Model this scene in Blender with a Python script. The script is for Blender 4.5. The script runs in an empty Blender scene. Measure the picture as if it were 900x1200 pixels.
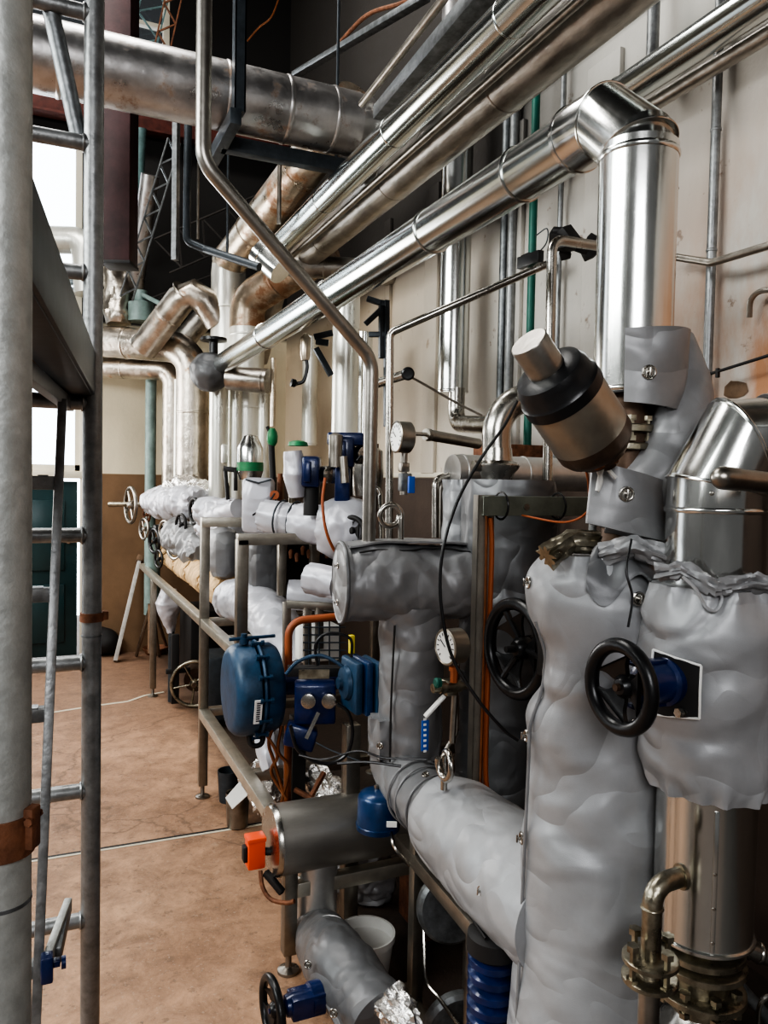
import bpy, bmesh, math, random
from mathutils import Vector, Matrix, noise
random.seed(7)
V = Vector
col = bpy.context.scene.collection
# ------------------------------------------------------------------ camera model (900x1200 frame)
F_PX = 900.0; EYE = V((0, 0, 1.55))
YAW, PITCH, ROLL = math.radians(23.9), math.radians(2.19), 0.019
_F0 = V((math.sin(YAW), math.cos(YAW), 0)); _R0 = V((math.cos(YAW), -math.sin(YAW), 0))
_F = _F0 * math.cos(PITCH) - V((0, 0, 1)) * math.sin(PITCH)
_U0 = _F0 * math.sin(PITCH) + V((0, 0, 1)) * math.cos(PITCH)
_R = _R0 * math.cos(ROLL) + _U0 * math.sin(ROLL)
_U = _U0 * math.cos(ROLL) - _R0 * math.sin(ROLL)
def ray(px, py): return _F + _R * ((px - 450) / F_PX) + _U * ((600 - py) / F_PX)
def D(px, py, d): return EYE + ray(px, py) * d
def AX(px, py, x): r = ray(px, py); return EYE + r * (x / r.x)
def AY(px, py, y): r = ray(px, py); return EYE + r * (y / r.y)
def AZ(px, py, z): r = ray(px, py); return EYE + r * ((z - EYE.z) / r.z)
def zat(px, py, p):            # height of the sight line above ground position p, at that distance
    d = (p - EYE).to_2d().length; r = ray(px, py); return EYE.z + r.z * d / r.to_2d().length
cam = bpy.data.cameras.new('camera'); cam_o = bpy.data.objects.new('camera', cam); col.objects.link(cam_o)
cam.sensor_fit = 'VERTICAL'; cam.sensor_height = 36; cam.lens = 36 * F_PX / 1200
cam_o.matrix_world = Matrix(((_R.x, _U.x, -_F.x, EYE.x), (_R.y, _U.y, -_F.y, EYE.y), (_R.z, _U.z, -_F.z, EYE.z), (0, 0, 0, 1)))
cam.clip_start = 0.02
bpy.context.scene.camera = cam_o

# ------------------------------------------------------------------ materials
def mat(name, base, rough=.5, metal=0., var=.0, vscale=8., base2=None, bump=0., bscale=40., stretch=(1, 1, 1), spots=None, rvar=0., coat=0., emit=None, es=1., alpha=None, trans=0.):
    m = bpy.data.materials.new(name); m.use_nodes = True; nt = m.node_tree; N = nt.nodes; L = nt.links
    b = N['Principled BSDF']; b.inputs['Roughness'].default_value = rough; b.inputs['Metallic'].default_value = metal
    c = (*base, 1); b.inputs['Base Color'].default_value = c
    b.inputs['Coat Weight'].default_value = coat
    if trans: b.inputs['Transmission Weight'].default_value = trans
    if emit: b.inputs['Emission Color'].default_value = (*emit, 1); b.inputs['Emission Strength'].default_value = es
    tc = N.new('ShaderNodeTexCoord'); mp = N.new('ShaderNodeMapping'); mp.inputs['Scale'].default_value = stretch
    L.new(tc.outputs['Object'], mp.inputs['Vector'])
    out = None
    if var or base2:
        n = N.new('ShaderNodeTexNoise'); n.inputs['Scale'].default_value = vscale; n.inputs['Detail'].default_value = 6; n.inputs['Roughness'].default_value = .65
        L.new(mp.outputs[0], n.inputs['Vector'])
        r = N.new('ShaderNodeValToRGB'); r.color_ramp.elements[0].position = .36; r.color_ramp.elements[1].position = .66
        r.color_ramp.elements[0].color = (*[x * (1 - var) for x in base], 1)
        r.color_ramp.elements[1].color = (*(base2 or [min(1, x * (1 + var)) for x in base]), 1)
        L.new(n.outputs['Fac'], r.inputs[0]); out = r.outputs[0]
        if rvar:
            mr = N.new('ShaderNodeMapRange'); mr.inputs[1].default_value = .3; mr.inputs[2].default_value = .7
            mr.inputs[3].default_value = max(.03, rough - rvar); mr.inputs[4].default_value = rough + rvar
            L.new(n.outputs['Fac'], mr.inputs[0]); L.new(mr.outputs[0], b.inputs['Roughness'])
    if spots:
        sc, th, colr = spots
        n = N.new('ShaderNodeTexNoise'); n.inputs['Scale'].default_value = sc; n.inputs['Detail'].default_value = 8; n.inputs['Roughness'].default_value = .7
        L.new(tc.outputs['Object'], n.inputs['Vector'])
        r = N.new('ShaderNodeValToRGB'); r.color_ramp.elements[0].position = th; r.color_ramp.elements[1].position = th + .09
        L.new(n.outputs['Fac'], r.inputs[0]); mx = N.new('ShaderNodeMix'); mx.data_type = 'RGBA'
        L.new(r.outputs[0], mx.inputs[0]); mx.inputs[7].default_value = (*colr, 1)
        if out: L.new(out, mx.inputs[6])
        else: mx.inputs[6].default_value = c
        out = mx.outputs[2]
        if metal > .3:
            mm = N.new('ShaderNodeMapRange'); mm.inputs[3].default_value = metal; mm.inputs[4].default_value = .15
            L.new(r.outputs[0], mm.inputs[0]); L.new(mm.outputs[0], b.inputs['Metallic'])
    if out: L.new(out, b.inputs['Base Color'])
    if bump:
        n = N.new('ShaderNodeTexNoise'); n.inputs['Scale'].default_value = bscale; n.inputs['Detail'].default_value = 5
        L.new(mp.outputs[0], n.inputs['Vector']); bp = N.new('ShaderNodeBump'); bp.inputs['Strength'].default_value = bump; bp.inputs['Distance'].default_value = .01
        L.new(n.outputs['Fac'], bp.inputs['Height']); L.new(bp.outputs[0], b.inputs['Normal'])
    return m
M = {}
M['clad'] = mat('bright_cladding', (.66, .665, .64), .2, 1, .12, 5, bump=.05, bscale=14, rvar=.07, stretch=(1, 1, .35))
M['cladh'] = mat('bright_cladding_along', (.57, .60, .58), .19, 1, .05, 3, bump=0, stretch=(1, .3, 1))  # slight green tint stands in for a grey-green reflection
M['clad_mid'] = mat('dulled_cladding', (.40, .375, .34), .36, 1, .28, 10, bump=.35, bscale=26, rvar=.1, stretch=(1, .5, 1))
M['clad_old'] = mat('weathered_cladding', (.50, .45, .39), .36, 1, .3, 7, bump=.4, bscale=20, rvar=.1, spots=(5, .58, (.36, .19, .09)))
M['clad_rust'] = mat('rust_stained_cladding', (.60, .52, .42), .33, .9, .25, 6, bump=.2, bscale=18, rvar=.1, spots=(3.2, .55, (.36, .19, .10)))
M['clad_rust2'] = mat('heavily_rust_stained_cladding', (.52, .42, .32), .36, .85, .3, 6, bump=.25, bscale=18, rvar=.1, spots=(3.6, .50, (.30, .16, .09)))
M['clad_dust'] = mat('dusty_cladding', (.52, .50, .49), .35, .9, .2, 6, bump=.15, bscale=20, rvar=.12, spots=(9, .56, (.30, .22, .17)))
M['pale'] = mat('pale_cladding', (.78, .77, .70), .35, .55, .14, 6, bump=.25, bscale=20, rvar=.1, stretch=(1, 1, .3))
M['clad_soft'] = mat('soft_bright_cladding', (.62, .61, .59), .4, .75, .12, 8, bump=.05)
M['tubem'] = mat('grey_steel_tube', (.33, .31, .28), .33, .95, .15, 12, bump=.05, bscale=60)
M['drumm'] = mat('brushed_drum_steel', (.40, .38, .35), .42, .85, .2, 5, stretch=(.3, 1, 1))
M['greengrey'] = mat('grey_green_steel', (.17, .19, .16), .45, .3, .2, 14)
M['galv'] = mat('galvanised_steel', (.27, .275, .275), .42, .7, .22, 30, bump=.15, bscale=60, rvar=.1)
M['galvd'] = mat('dark_galvanised_steel', (.20, .21, .215), .42, .7, .3, 24, bump=.15, bscale=60)
M['postm'] = mat('light_galvanised_tube', (.40, .41, .39), .5, .45, .14, 40, bump=.15, bscale=80)
M['ss'] = mat('stainless', (.44, .42, .385), .25, 1, .12, 10, bump=.04, bscale=60, rvar=.06)
M['ssd'] = mat('dull_stainless', (.34, .315, .28), .36, 1, .2, 12, bump=.1, bscale=40, rvar=.08)
M['frame'] = mat('frame_stainless', (.31, .285, .245), .38, .9, .15, 14, bump=.05, bscale=60)
M['framel'] = mat('frame_stainless_light', (.55, .52, .45), .36, .85, .12, 14, bump=.05, bscale=60)
M['strut'] = mat('dark_painted_steel', (.055, .065, .075), .4, .4, .2, 20)
def jacket_mat(name, base):
    m = mat(name, base, .42, .22, .10, 5, bump=.0)
    nt = m.node_tree; N = nt.nodes; L = nt.links; b = N['Principled BSDF']; b.inputs['Sheen Weight'].default_value = .0
    tc = N.new('ShaderNodeTexCoord')
    n1 = N.new('ShaderNodeTexNoise'); n1.inputs['Scale'].default_value = 7; n1.inputs['Detail'].default_value = 2; n1.inputs['Distortion'].default_value = .35
    n2 = N.new('ShaderNodeTexNoise'); n2.inputs['Scale'].default_value = 700; n2.inputs['Detail'].default_value = 1
    L.new(tc.outputs['Object'], n1.inputs['Vector']); L.new(tc.outputs['Object'], n2.inputs['Vector'])
    b1 = N.new('ShaderNodeBump'); b1.inputs['Strength'].default_value = .62; b1.inputs['Distance'].default_value = .02
    b2 = N.new('ShaderNodeBump'); b2.inputs['Strength'].default_value = .12; b2.inputs['Distance'].default_value = .002
    
    def crease(sc, k, st):
        mp = N.new('ShaderNodeMapping'); mp.inputs['Scale'].default_value = st; L.new(tc.outputs['Object'], mp.inputs[0])
        n = N.new('ShaderNodeTexNoise'); n.inputs['Scale'].default_value = sc; n.inputs['Detail'].default_value = 1.5; n.inputs['Distortion'].default_value = .4; L.new(mp.outputs[0], n.inputs['Vector'])
        a = N.new('ShaderNodeMath'); a.operation = 'SUBTRACT'; L.new(n.outputs['Fac'], a.inputs[0]); a.inputs[1].default_value = .5
        c = N.new('ShaderNodeMath'); c.operation = 'ABSOLUTE'; L.new(a.outputs[0], c.inputs[0])
        d = N.new('ShaderNodeMath'); d.operation = 'MULTIPLY'; L.new(c.outputs[0], d.inputs[0]); d.inputs[1].default_value = k
        e = N.new('ShaderNodeMath'); e.operation = 'MINIMUM'; L.new(d.outputs[0], e.inputs[0]); e.inputs[1].default_value = 1; return e.outputs[0]
    hs = N.new('ShaderNodeMath'); hs.operation = 'MULTIPLY_ADD'; L.new(crease(4.2, 6, (1, 1, 1.7)), hs.inputs[0]); hs.inputs[1].default_value = .6; L.new(n1.outputs['Fac'], hs.inputs[2])
    h2 = N.new('ShaderNodeMath'); h2.operation = 'MULTIPLY_ADD'; L.new(crease(8, 9, (1.3, 1, .8)), h2.inputs[0]); h2.inputs[1].default_value = .07; L.new(hs.outputs[0], h2.inputs[2])
    L.new(h2.outputs[0], b1.inputs['Height']); L.new(n2.outputs['Fac'], b2.inputs['Height']); L.new(b1.outputs[0], b2.inputs['Normal']); L.new(b2.outputs[0], b.inputs['Normal'])
    return m
M['jack'] = jacket_mat('grey_jacket_fabric', (.37, .375, .385))
M['jackd'] = jacket_mat('dark_grey_jacket_fabric', (.14, .142, .147))
M['jackm'] = jacket_mat('mid_grey_jacket_fabric', (.25, .25, .255))
M['jackw'] = jacket_mat('pale_jacket_fabric', (.55, .55, .59))
M['tan'] = mat('tan_mineral_wool', (.62, .42, .22), .85, 0, .35, 18, bump=.6, bscale=50)
M['foil'] = mat('crumpled_foil', (.75, .73, .70), .25, .9, .15, 20, bump=.9, bscale=45)
M['blue'] = mat('blue_paint', (.008, .04, .12), .35, .15, .25, 16, bump=.1, bscale=60, coat=.2)
M['blued'] = mat('deep_blue_paint', (.006, .018, .085), .32, .1, .3, 16, bump=.1, bscale=60, coat=.3)
M['blueg'] = mat('dusty_blue_paint', (.016, .055, .11), .45, .1, .3, 12, bump=.1, bscale=60)
M['black'] = mat('black_plastic', (.012, .012, .013), .32, 0, .2, 20, bump=.05, bscale=80)
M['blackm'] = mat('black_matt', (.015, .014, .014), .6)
M['bronze'] = mat('bronzed_steel', (.40, .36, .30), .34, .85, .12, 10, bump=.08, bscale=60, rvar=.05)
M['bronzed'] = mat('dark_bronze', (.10, .065, .045), .45, .6, .3, 20, bump=.1)
M['brass'] = mat('tarnished_brass_steel', (.33, .30, .235), .33, .95, .35, 24, bump=.2, bscale=60, rvar=.1)
M['copper'] = mat('copper_pipe', (.26, .105, .05), .35, .8, .25, 18)
M['orange'] = mat('orange_sheath', (.34, .09, .03), .5)
M['red'] = mat('red_orange_plastic', (.85, .09, .02), .4)
M['maroon'] = mat('maroon_painted_steel', (.045, .016, .017), .55, .1, .35, 6, bump=.1)
M['redsteel'] = mat('red_oxide_steel', (.10, .025, .018), .6, .1, .35, 12)
M['teal'] = mat('teal_painted_pipe', (.19, .26, .245), .5, .1, .25, 8)
M['tealsteel'] = mat('teal_roof_steel', (.10, .17, .17), .6, .1, .35, 8)
M['green'] = mat('green_pipe_paint', (.012, .11, .08), .45, .1, .2, 8)
M['greenb'] = mat('bright_green_tape', (.03, .20, .08), .5, .1, .2, 20)
M['white'] = mat('white_plastic', (.62, .61, .58), .45, 0, .05, 10)
M['label'] = mat('white_label', (.85, .85, .82), .5)
M['yellow'] = mat('yellow_tag', (.8, .65, .05), .5)
M['ink'] = mat('black_ink', (.03, .03, .04), .6)
M['blueink'] = mat('blue_tag', (.02, .10, .45), .5)
M['wood'] = mat('painted_timber', (.42, .40, .37), .7, 0, .2, 14)
M['woodd'] = mat('dark_timber', (.16, .10, .06), .8, 0, .3, 14)
M['rust'] = mat('rusty_steel', (.20, .085, .045), .7, .3, .4, 30, bump=.4)
M['glass'] = mat('pane_glass', (.92, .95, .97), .02, 0, trans=1.0)
M['frost'] = mat('grey_blue_panel', (.42, .50, .58), .4, 0, .06, 3)
M['door'] = mat('dark_green_door_paint', (.012, .035, .038), .3, 0, .2, 3)
M['cream'] = mat('cream_frame_paint', (.62, .57, .46), .5, 0, .06, 6)
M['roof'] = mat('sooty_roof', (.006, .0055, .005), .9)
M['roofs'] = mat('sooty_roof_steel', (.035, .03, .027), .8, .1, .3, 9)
M['dark'] = mat('dark_shadow_wall', (.03, .027, .024), .9)

def floor_mat():
    m = bpy.data.materials.new('stained_concrete_floor'); m.use_nodes = True; nt = m.node_tree; N = nt.nodes; L = nt.links; b = N['Principled BSDF']
    tc = N.new('ShaderNodeTexCoord')
    def nz(s, d=8, dist=0, w=.65):
        n = N.new('ShaderNodeTexNoise'); n.inputs['Scale'].default_value = s; n.inputs['Detail'].default_value = d; n.inputs['Distortion'].default_value = dist; n.inputs['Roughness'].default_value = w
        L.new(tc.outputs['Object'], n.inputs['Vector']); return n.outputs['Fac']
    def ramp(f, a, ca, bb, cb):
        r = N.new('ShaderNodeValToRGB'); e = r.color_ramp.elements; e[0].position = a; e[0].color = (*ca, 1); e[1].position = bb; e[1].color = (*cb, 1); L.new(f, r.inputs[0]); return r.outputs[0]
    def mix(f, a, c2, blend='MIX'):
        x = N.new('ShaderNodeMix'); x.data_type = 'RGBA'; x.blend_type = blend
        if hasattr(f, 'type'): L.new(f, x.inputs[0])
        else: x.inputs[0].default_value = f
        L.new(a, x.inputs[6])
        if hasattr(c2, 'type'): L.new(c2, x.inputs[7])
        else: x.inputs[7].default_value = (*c2, 1)
        return x.outputs[2]
    c = ramp(nz(1.1), .35, (.27, .158, .10), .68, (.46, .29, .19))
    c = mix(.9, c, ramp(nz(9, 12, .5, .75), .3, (.5, .47, .45), .62, (1.25, 1.2, 1.12)), 'MULTIPLY')
    c = mix(ramp(nz(45, 6), .62, (0, 0, 0), .70, (.8, .8, .8)), c, (.075, .05, .036))
    c = mix(ramp(nz(22, 5), .60, (0, 0, 0), .66, (.5, .5, .5)), c, (.13, .085, .06))
    c = mix(ramp(nz(90, 3), .60, (0, 0, 0), .70, (.5, .5, .5)), c, (.50, .40, .31))
    c = mix(ramp(nz(2.3, 9, 1), .58, (0, 0, 0), .72, (.5, .5, .5)), c, (.20, .125, .09))
    c = mix(ramp(nz(16, 4), .64, (0, 0, 0), .7, (.45, .45, .45)), c, (.46, .33, .23))
    v = N.new('ShaderNodeTexVoronoi'); v.feature = 'DISTANCE_TO_EDGE'; v.inputs['Scale'].default_value = .75
    nn = N.new('ShaderNodeTexNoise'); nn.inputs['Scale'].default_value = 3; nn.inputs['Detail'].default_value = 6
    L.new(tc.outputs['Object'], nn.inputs['Vector']); mx = N.new('ShaderNodeMix'); mx.data_type = 'RGBA'; mx.blend_type = 'ADD'; mx.inputs[0].default_value = .35
    L.new(tc.outputs['Object'], mx.inputs[6]); L.new(nn.outputs['Color'], mx.inputs[7]); L.new(mx.outputs[2], v.inputs['Vector'])
    c = mix(ramp(v.outputs['Distance'], .0, (.55, .55, .55), .006, (0, 0, 0)), c, (.08, .05, .035))
    g = N.new('ShaderNodeNewGeometry'); s = N.new('ShaderNodeSeparateXYZ'); L.new(g.outputs['Position'], s.inputs[0])
    def mr(v, a, bb, lo=0, hi=1):
        q = N.new('ShaderNodeMapRange'); L.new(v, q.inputs[0]); q.inputs[1].default_value = a; q.inputs[2].default_value = bb; q.inputs[3].default_value = lo; q.inputs[4].default_value = hi; return q.outputs[0]
    c = mix(mr(s.outputs['X'], .80, 1.05, 0, .93), c, (.018, .014, .012))  # deep shade under the stand put into the floor colour
    c = mix(mr(s.outputs['Y'], 1.3, .7, 0, .8), c, (.10, .095, .09))  # unseen near floor greyed so the cladding reflects neutral tones
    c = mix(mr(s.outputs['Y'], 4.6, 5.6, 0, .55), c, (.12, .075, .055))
    L.new(c, b.inputs['Base Color']); b.inputs['Roughness'].default_value = .62
    bp = N.new('ShaderNodeBump'); bp.inputs['Strength'].default_value = .3; bp.inputs['Distance'].default_value = .01; L.new(nz(40), bp.inputs['Height']); L.new(bp.outputs[0], b.inputs['Normal'])
    return m
def wall_mat(name, dado, top, low, upz=None, stain_shade=False):
    m = bpy.data.materials.new(name); m.use_nodes = True; nt = m.node_tree; N = nt.nodes; L = nt.links; b = N['Principled BSDF']
    g = N.new('ShaderNodeNewGeometry'); s = N.new('ShaderNodeSeparateXYZ'); L.new(g.outputs['Position'], s.inputs[0])
    def nz(sc, d=7, st=(1, 1, 1)):
        mp = N.new('ShaderNodeMapping'); mp.inputs['Scale'].default_value = st; L.new(g.outputs['Position'], mp.inputs[0])
        n = N.new('ShaderNodeTexNoise'); n.inputs['Scale'].default_value = sc; n.inputs['Detail'].default_value = d; n.inputs['Roughness'].default_value = .65; L.new(mp.outputs[0], n.inputs['Vector']); return n.outputs['Fac']
    def mr(v, a, bb, c=0, d=1):
        r = N.new('ShaderNodeMapRange'); L.new(v, r.inputs[0]); r.inputs[1].default_value = a; r.inputs[2].default_value = bb; r.inputs[3].default_value = c; r.inputs[4].default_value = d; return r.outputs[0]
    def mix(f, a, c2, bl='MIX'):
        x = N.new('ShaderNodeMix'); x.data_type = 'RGBA'; x.blend_type = bl; L.new(f, x.inputs[0]) if hasattr(f, 'type') else setattr(x.inputs[0], 'default_value', f)
        for i, q in ((6, a), (7, c2)):
            if hasattr(q, 'type'): L.new(q, x.inputs[i])
            else: x.inputs[i].default_value = (*q, 1)
        return x.outputs[2]
    c = mix(mr(nz(1.6, 7, (1, 1, .35)), .35, .65), top, [q * .80 for q in top])
    if stain_shade:   # rust bleed low on the near end of the wall
        f1 = mr(s.outputs['Y'], 2.5, 1.8); f2 = mr(s.outputs['Z'], 2.9, 2.1); f3 = mr(nz(3.5, 8, (1, 1, .4)), .30, .52)
        a1 = N.new('ShaderNodeMath'); a1.operation = 'MULTIPLY'; L.new(f1, a1.inputs[0]); L.new(f2, a1.inputs[1])
        a2 = N.new('ShaderNodeMath'); a2.operation = 'MULTIPLY'; L.new(a1.outputs[0], a2.inputs[0]); L.new(f3, a2.inputs[1])
        c = mix(a2.outputs[0], c, (.42, .21, .11))
        c = mix(mr(nz(9, 9), .63, .68, 0, .8), c, (.22, .15, .11))
        c = mix(mr(s.outputs['Y'], 3.2, 5.2, 0, .7), c, (.66, .52, .35))
    if upz: c = mix(mr(s.outputs['Z'], upz, upz + .04), c, (.012, .010, .009))  # shade high on the wall put into the colour
    if stain_shade:  # besides the stains: shadow at the far top, painted into the colour
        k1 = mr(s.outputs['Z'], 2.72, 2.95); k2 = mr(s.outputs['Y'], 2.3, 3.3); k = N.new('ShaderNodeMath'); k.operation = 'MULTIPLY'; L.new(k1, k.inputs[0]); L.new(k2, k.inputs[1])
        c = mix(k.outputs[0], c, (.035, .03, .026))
    c = mix(mr(s.outputs['Z'], dado, dado - .006), c, mix(mr(nz(3), .35, .65), low, [q * .75 for q in low]))
    L.new(c, b.inputs['Base Color']); b.inputs['Roughness'].default_value = .75
    bp = N.new('ShaderNodeBump'); bp.inputs['Strength'].default_value = .2; bp.inputs['Distance'].default_value = .01; L.new(nz(30), bp.inputs['Height']); L.new(bp.outputs[0], b.inputs['Normal'])
    return m
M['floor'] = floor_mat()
M['wallr'] = wall_mat('stained_shaded_plaster_wall', 1.585, (.60, .57, .52), (.065, .042, .03), upz=3.35, stain_shade=True)
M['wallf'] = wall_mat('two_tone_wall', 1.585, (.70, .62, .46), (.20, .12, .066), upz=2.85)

# ------------------------------------------------------------------ mesh helpers
def NB(): return bmesh.new()
def rounded(pts, bend, nb=8):
    pts = [V(p) for p in pts]; pts = [p for i, p in enumerate(pts) if i == 0 or (p - pts[i - 1]).length > 1e-6]; out = [pts[0]]
    for i in range(1, len(pts) - 1):
        a, p, c = pts[i - 1], pts[i], pts[i + 1]; u = (a - p).normalized(); w = (c - p).normalized()
        ang = math.pi - u.angle(w)
        if ang < .03 or bend <= 0: out.append(p); continue
        t = min(bend * math.tan(ang / 2), (a - p).length * .49, (c - p).length * .49); R = t / math.tan(ang / 2)
        bis = (u + w).normalized(); cen = p + bis * math.hypot(R, t); s = p + u * t; e = p + w * t
        a0 = (s - cen); ax = a0.cross(e - cen)
        if ax.length < 1e-9: out.append(p); continue
        ax.normalize(); tot = a0.angle(e - cen)
        for k in range(nb + 1): out.append(cen + Matrix.Rotation(tot * k / nb, 3, ax) @ a0)
    out.append(pts[-1]); return out
def catmull(pts, n=8):
    pts = [V(p) for p in pts]; q = [pts[0] * 2 - pts[1]] + pts + [pts[-1] * 2 - pts[-2]]; out = []
    for i in range(1, len(q) - 2):
        for k in range(n):
            t = k / n; a, b, c, d = q[i - 1:i + 3]
            out.append(.5 * ((2 * b) + (c - a) * t + (2 * a - 5 * b + 4 * c - d) * t * t + (3 * b - a - 3 * c + d) * t ** 3))
    out.append(pts[-1]); return out
def resample(path, step):
    L = [0]
    for a, b in zip(path, path[1:]): L.append(L[-1] + (b - a).length)
    n = max(2, int(L[-1] / step)); out = []; j = 0
    for k in range(n + 1):
        s = L[-1] * k / n
        while j < len(L) - 2 and L[j + 1] < s: j += 1
        t = (s - L[j]) / max(1e-9, L[j + 1] - L[j]); out.append(path[j].lerp(path[j + 1], min(1, max(0, t))))
    return out
def frames(path):
    T = []
    for i in range(len(path)):
        a = path[max(0, i - 1)]; b = path[min(len(path) - 1, i + 1)]; T.append((b - a).normalized())
    up = V((0, 0, 1)) if abs(T[0].z) < .9 else V((0, 1, 0))
    n = (up - T[0] * up.dot(T[0])).normalized(); Fm = []
    for i, t in enumerate(T):
        n = (n - t * n.dot(t)).normalized(); Fm.append((path[i], t, n, t.cross(n)))
    return Fm
def sweep(bm, path, r, seg=24, cap=True, sy=1.0, closed=False):
    """r: number or f(s01, phi, point)"""
    Fm = frames(path); tot = sum((b - a).length for a, b in zip(path, path[1:])); s = 0; rings = []
    for i, (p, t, n, b) in enumerate(Fm):
        if i: s += (path[i] - path[i - 1]).length
        # widen mitred rings
        ring = []
        for k in range(seg):
            ph = 2 * math.pi * k / seg; dirv = n * math.cos(ph) + b * math.sin(ph) * sy
            rr = r(s / tot, ph, p + dirv * .1) if callable(r) else r
            ring.append(bm.verts.new(p + dirv * rr))
        rings.append(ring)
    m = len(rings)
    for i in range(m - 1 + (1 if closed else 0)):
        A = rings[i]; B = rings[(i + 1) % m]
        for k in range(seg): bm.faces.new((A[k], A[(k + 1) % seg], B[(k + 1) % seg], B[k]))
    if cap and not closed:
        bm.faces.new(list(reversed(rings[0]))); bm.faces.new(rings[-1])
    return bm
def tube(bm, pts, r, bend=0, seg=16, nb=8, cap=True): return sweep(bm, rounded(pts, bend, nb), r, seg, cap)
def ring(bm, c, axis, R, r, seg=36, rs=10):
    axis = V(axis).normalized(); u = axis.orthogonal().normalized(); w = axis.cross(u); vs = []
    for i in range(seg):
        a = 2 * math.pi * i / seg; rad = u * math.cos(a) + w * math.sin(a)
        vs.append([bm.verts.new(V(c) + rad * (R + r * math.cos(2 * math.pi * j / rs)) + axis * r * math.sin(2 * math.pi * j / rs)) for j in range(rs)])
    for i in range(seg):
        for j in range(rs): bm.faces.new((vs[i][j], vs[(i + 1) % seg][j], vs[(i + 1) % seg][(j + 1) % rs], vs[i][(j + 1) % rs]))
def lathe(bm, c, axis, prof, seg=32):
    """prof: list of (t along axis, radius)"""
    axis = V(axis).normalized(); u = axis.orthogonal().normalized(); w = axis.cross(u); rings = []
    for t, r in prof:
        if r <= 1e-6: rings.append([bm.verts.new(V(c) + axis * t)])
        else: rings.append([bm.verts.new(V(c) + axis * t + (u * math.cos(2 * math.pi * k / seg) + w * math.sin(2 * math.pi * k / seg)) * r) for k in range(seg)])
    for A, B in zip(rings, rings[1:]):
        for k in range(seg):
            k2 = (k + 1) % seg
            if len(A) == 1 and len(B) == 1: continue
            if len(A) == 1: bm.faces.new((A[0], B[k2], B[k]))
            elif len(B) == 1: bm.faces.new((A[k], A[k2], B[0]))
            else: bm.faces.new((A[k], A[k2], B[k2], B[k]))
    if len(rings[0]) > 1: bm.faces.new(list(reversed(rings[0])))
    if len(rings[-1]) > 1: bm.faces.new(rings[-1])
def box(bm, c, s, rot=None, bev=0):
    r = bmesh.ops.create_cube(bm, size=1); vs = r['verts']
    for v in vs: v.co = V((v.co.x * s[0], v.co.y * s[1], v.co.z * s[2]))
    if bev:
        es = list({e for v in vs for e in v.link_edges}); o = bmesh.ops.bevel(bm, geom=es, offset=bev, segments=2, affect='EDGES', profile=.5)
        vs = list({v for f in o['faces'] for v in f.verts} | {v for v in vs if v.is_valid})
    for v in vs:
        if rot: v.co = rot @ v.co
        v.co += V(c)
def axes_rot(z, x=None):
    z = V(z).normalized(); x = V(x) if x is not None else (V((0, 0, 1)) if abs(z.z) < .9 else V((1, 0, 0)))
    x = (x - z * x.dot(z)).normalized(); y = z.cross(x); return Matrix((x, y, z)).transposed()
def beam(bm, a, b, w, h, up=None, bev=.002):
    a = V(a); b = V(b); box(bm, (a + b) / 2, (h, w, (b - a).length), axes_rot(b - a, up), bev)
def channel(bm, a, b, w, h, th=.004, up=None, side=1):   # open C profile
    a = V(a); b = V(b); R = axes_rot(b - a, up); L = (b - a).length; c = (a + b) / 2
    box(bm, c + R @ V((0, 0, 0)) - R @ V((0, side * (w / 2 - th / 2), 0)), (h, th, L), R)
    for s in (-1, 1): box(bm, c + R @ V((s * (h / 2 - th / 2), 0, 0)), (th, w, L), R)
def quad_sheet(bm, cps, n=14, th=.006, bulge=0, nv=V((0, 0, 0)), amp=0., sc=14):
    """a curved fabric sheet from 4 corner points (order round), bulging along nv"""
    A, B, C_, D_ = [V(p) for p in cps]; fr = []
    nrm = (B - A).cross(D_ - A).normalized(); grid = []
    for side in (0, 1):
        g = []
        for i in range(n + 1):
            row = []
            for j in range(n + 1):
                u, w = i / n, j / n; p = A.lerp(B, u).lerp(D_.lerp(C_, u), w)
                p = p + V(nv) * bulge * (1 - (2 * u - 1) ** 2) + nrm * amp * noise.noise(p * sc) + nrm * (th if side else 0)
                row.append(bm.verts.new(p))
            g.append(row)
        grid.append(g)
    for s in (0, 1):
        for i in range(n):
            for j in range(n):
                f = [grid[s][i][j], grid[s][i + 1][j], grid[s][i + 1][j + 1], grid[s][i][j + 1]]
                bm.faces.new(f if s else f[::-1])
    for k in range(n):
        for q in (((k, 0), (k + 1, 0)), ((k + 1, n), (k, n)), ((0, k + 1), (0, k)), ((n, k), (n, k + 1))):
            (a, b), (c, d) = q; bm.faces.new((grid[0][a][b], grid[0][c][d], grid[1][c][d], grid[1][a][b]))

def thing(name, label, cat, loc, group=None):
    o = bpy.data.objects.new(name, None); col.objects.link(o); o.location = V(loc); o.empty_display_size = .05
    o['label'] = label; o['category'] = cat
    if group: o['group'] = group
    return o
def rootloc(p):
    while p.parent: p = p.parent
    return p.location.copy()
def obj(name, bm, m, parent=None, sharp=38, flat=False):
    bmesh.ops.recalc_face_normals(bm, faces=bm.faces)
    if parent: off = rootloc(parent)
    else:
        cs = [v.co for v in bm.verts]; lo = [min(c[i] for c in cs) for i in range(3)]; hi = [max(c[i] for c in cs) for i in range(3)]
        off = V(((lo[0] + hi[0]) / 2, (lo[1] + hi[1]) / 2, lo[2]))
    for v in bm.verts: v.co -= off
    me = bpy.data.meshes.new(name); bm.to_mesh(me); bm.free()
    if not flat:
        for p in me.polygons: p.use_smooth = True
        me.set_sharp_from_angle(angle=math.radians(sharp))
    me.materials.append(M[m] if isinstance(m, str) else m)
    o = bpy.data.objects.new(name, me); col.objects.link(o)
    if parent: o.parent = parent
    else: o.location = off
    return o
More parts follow.
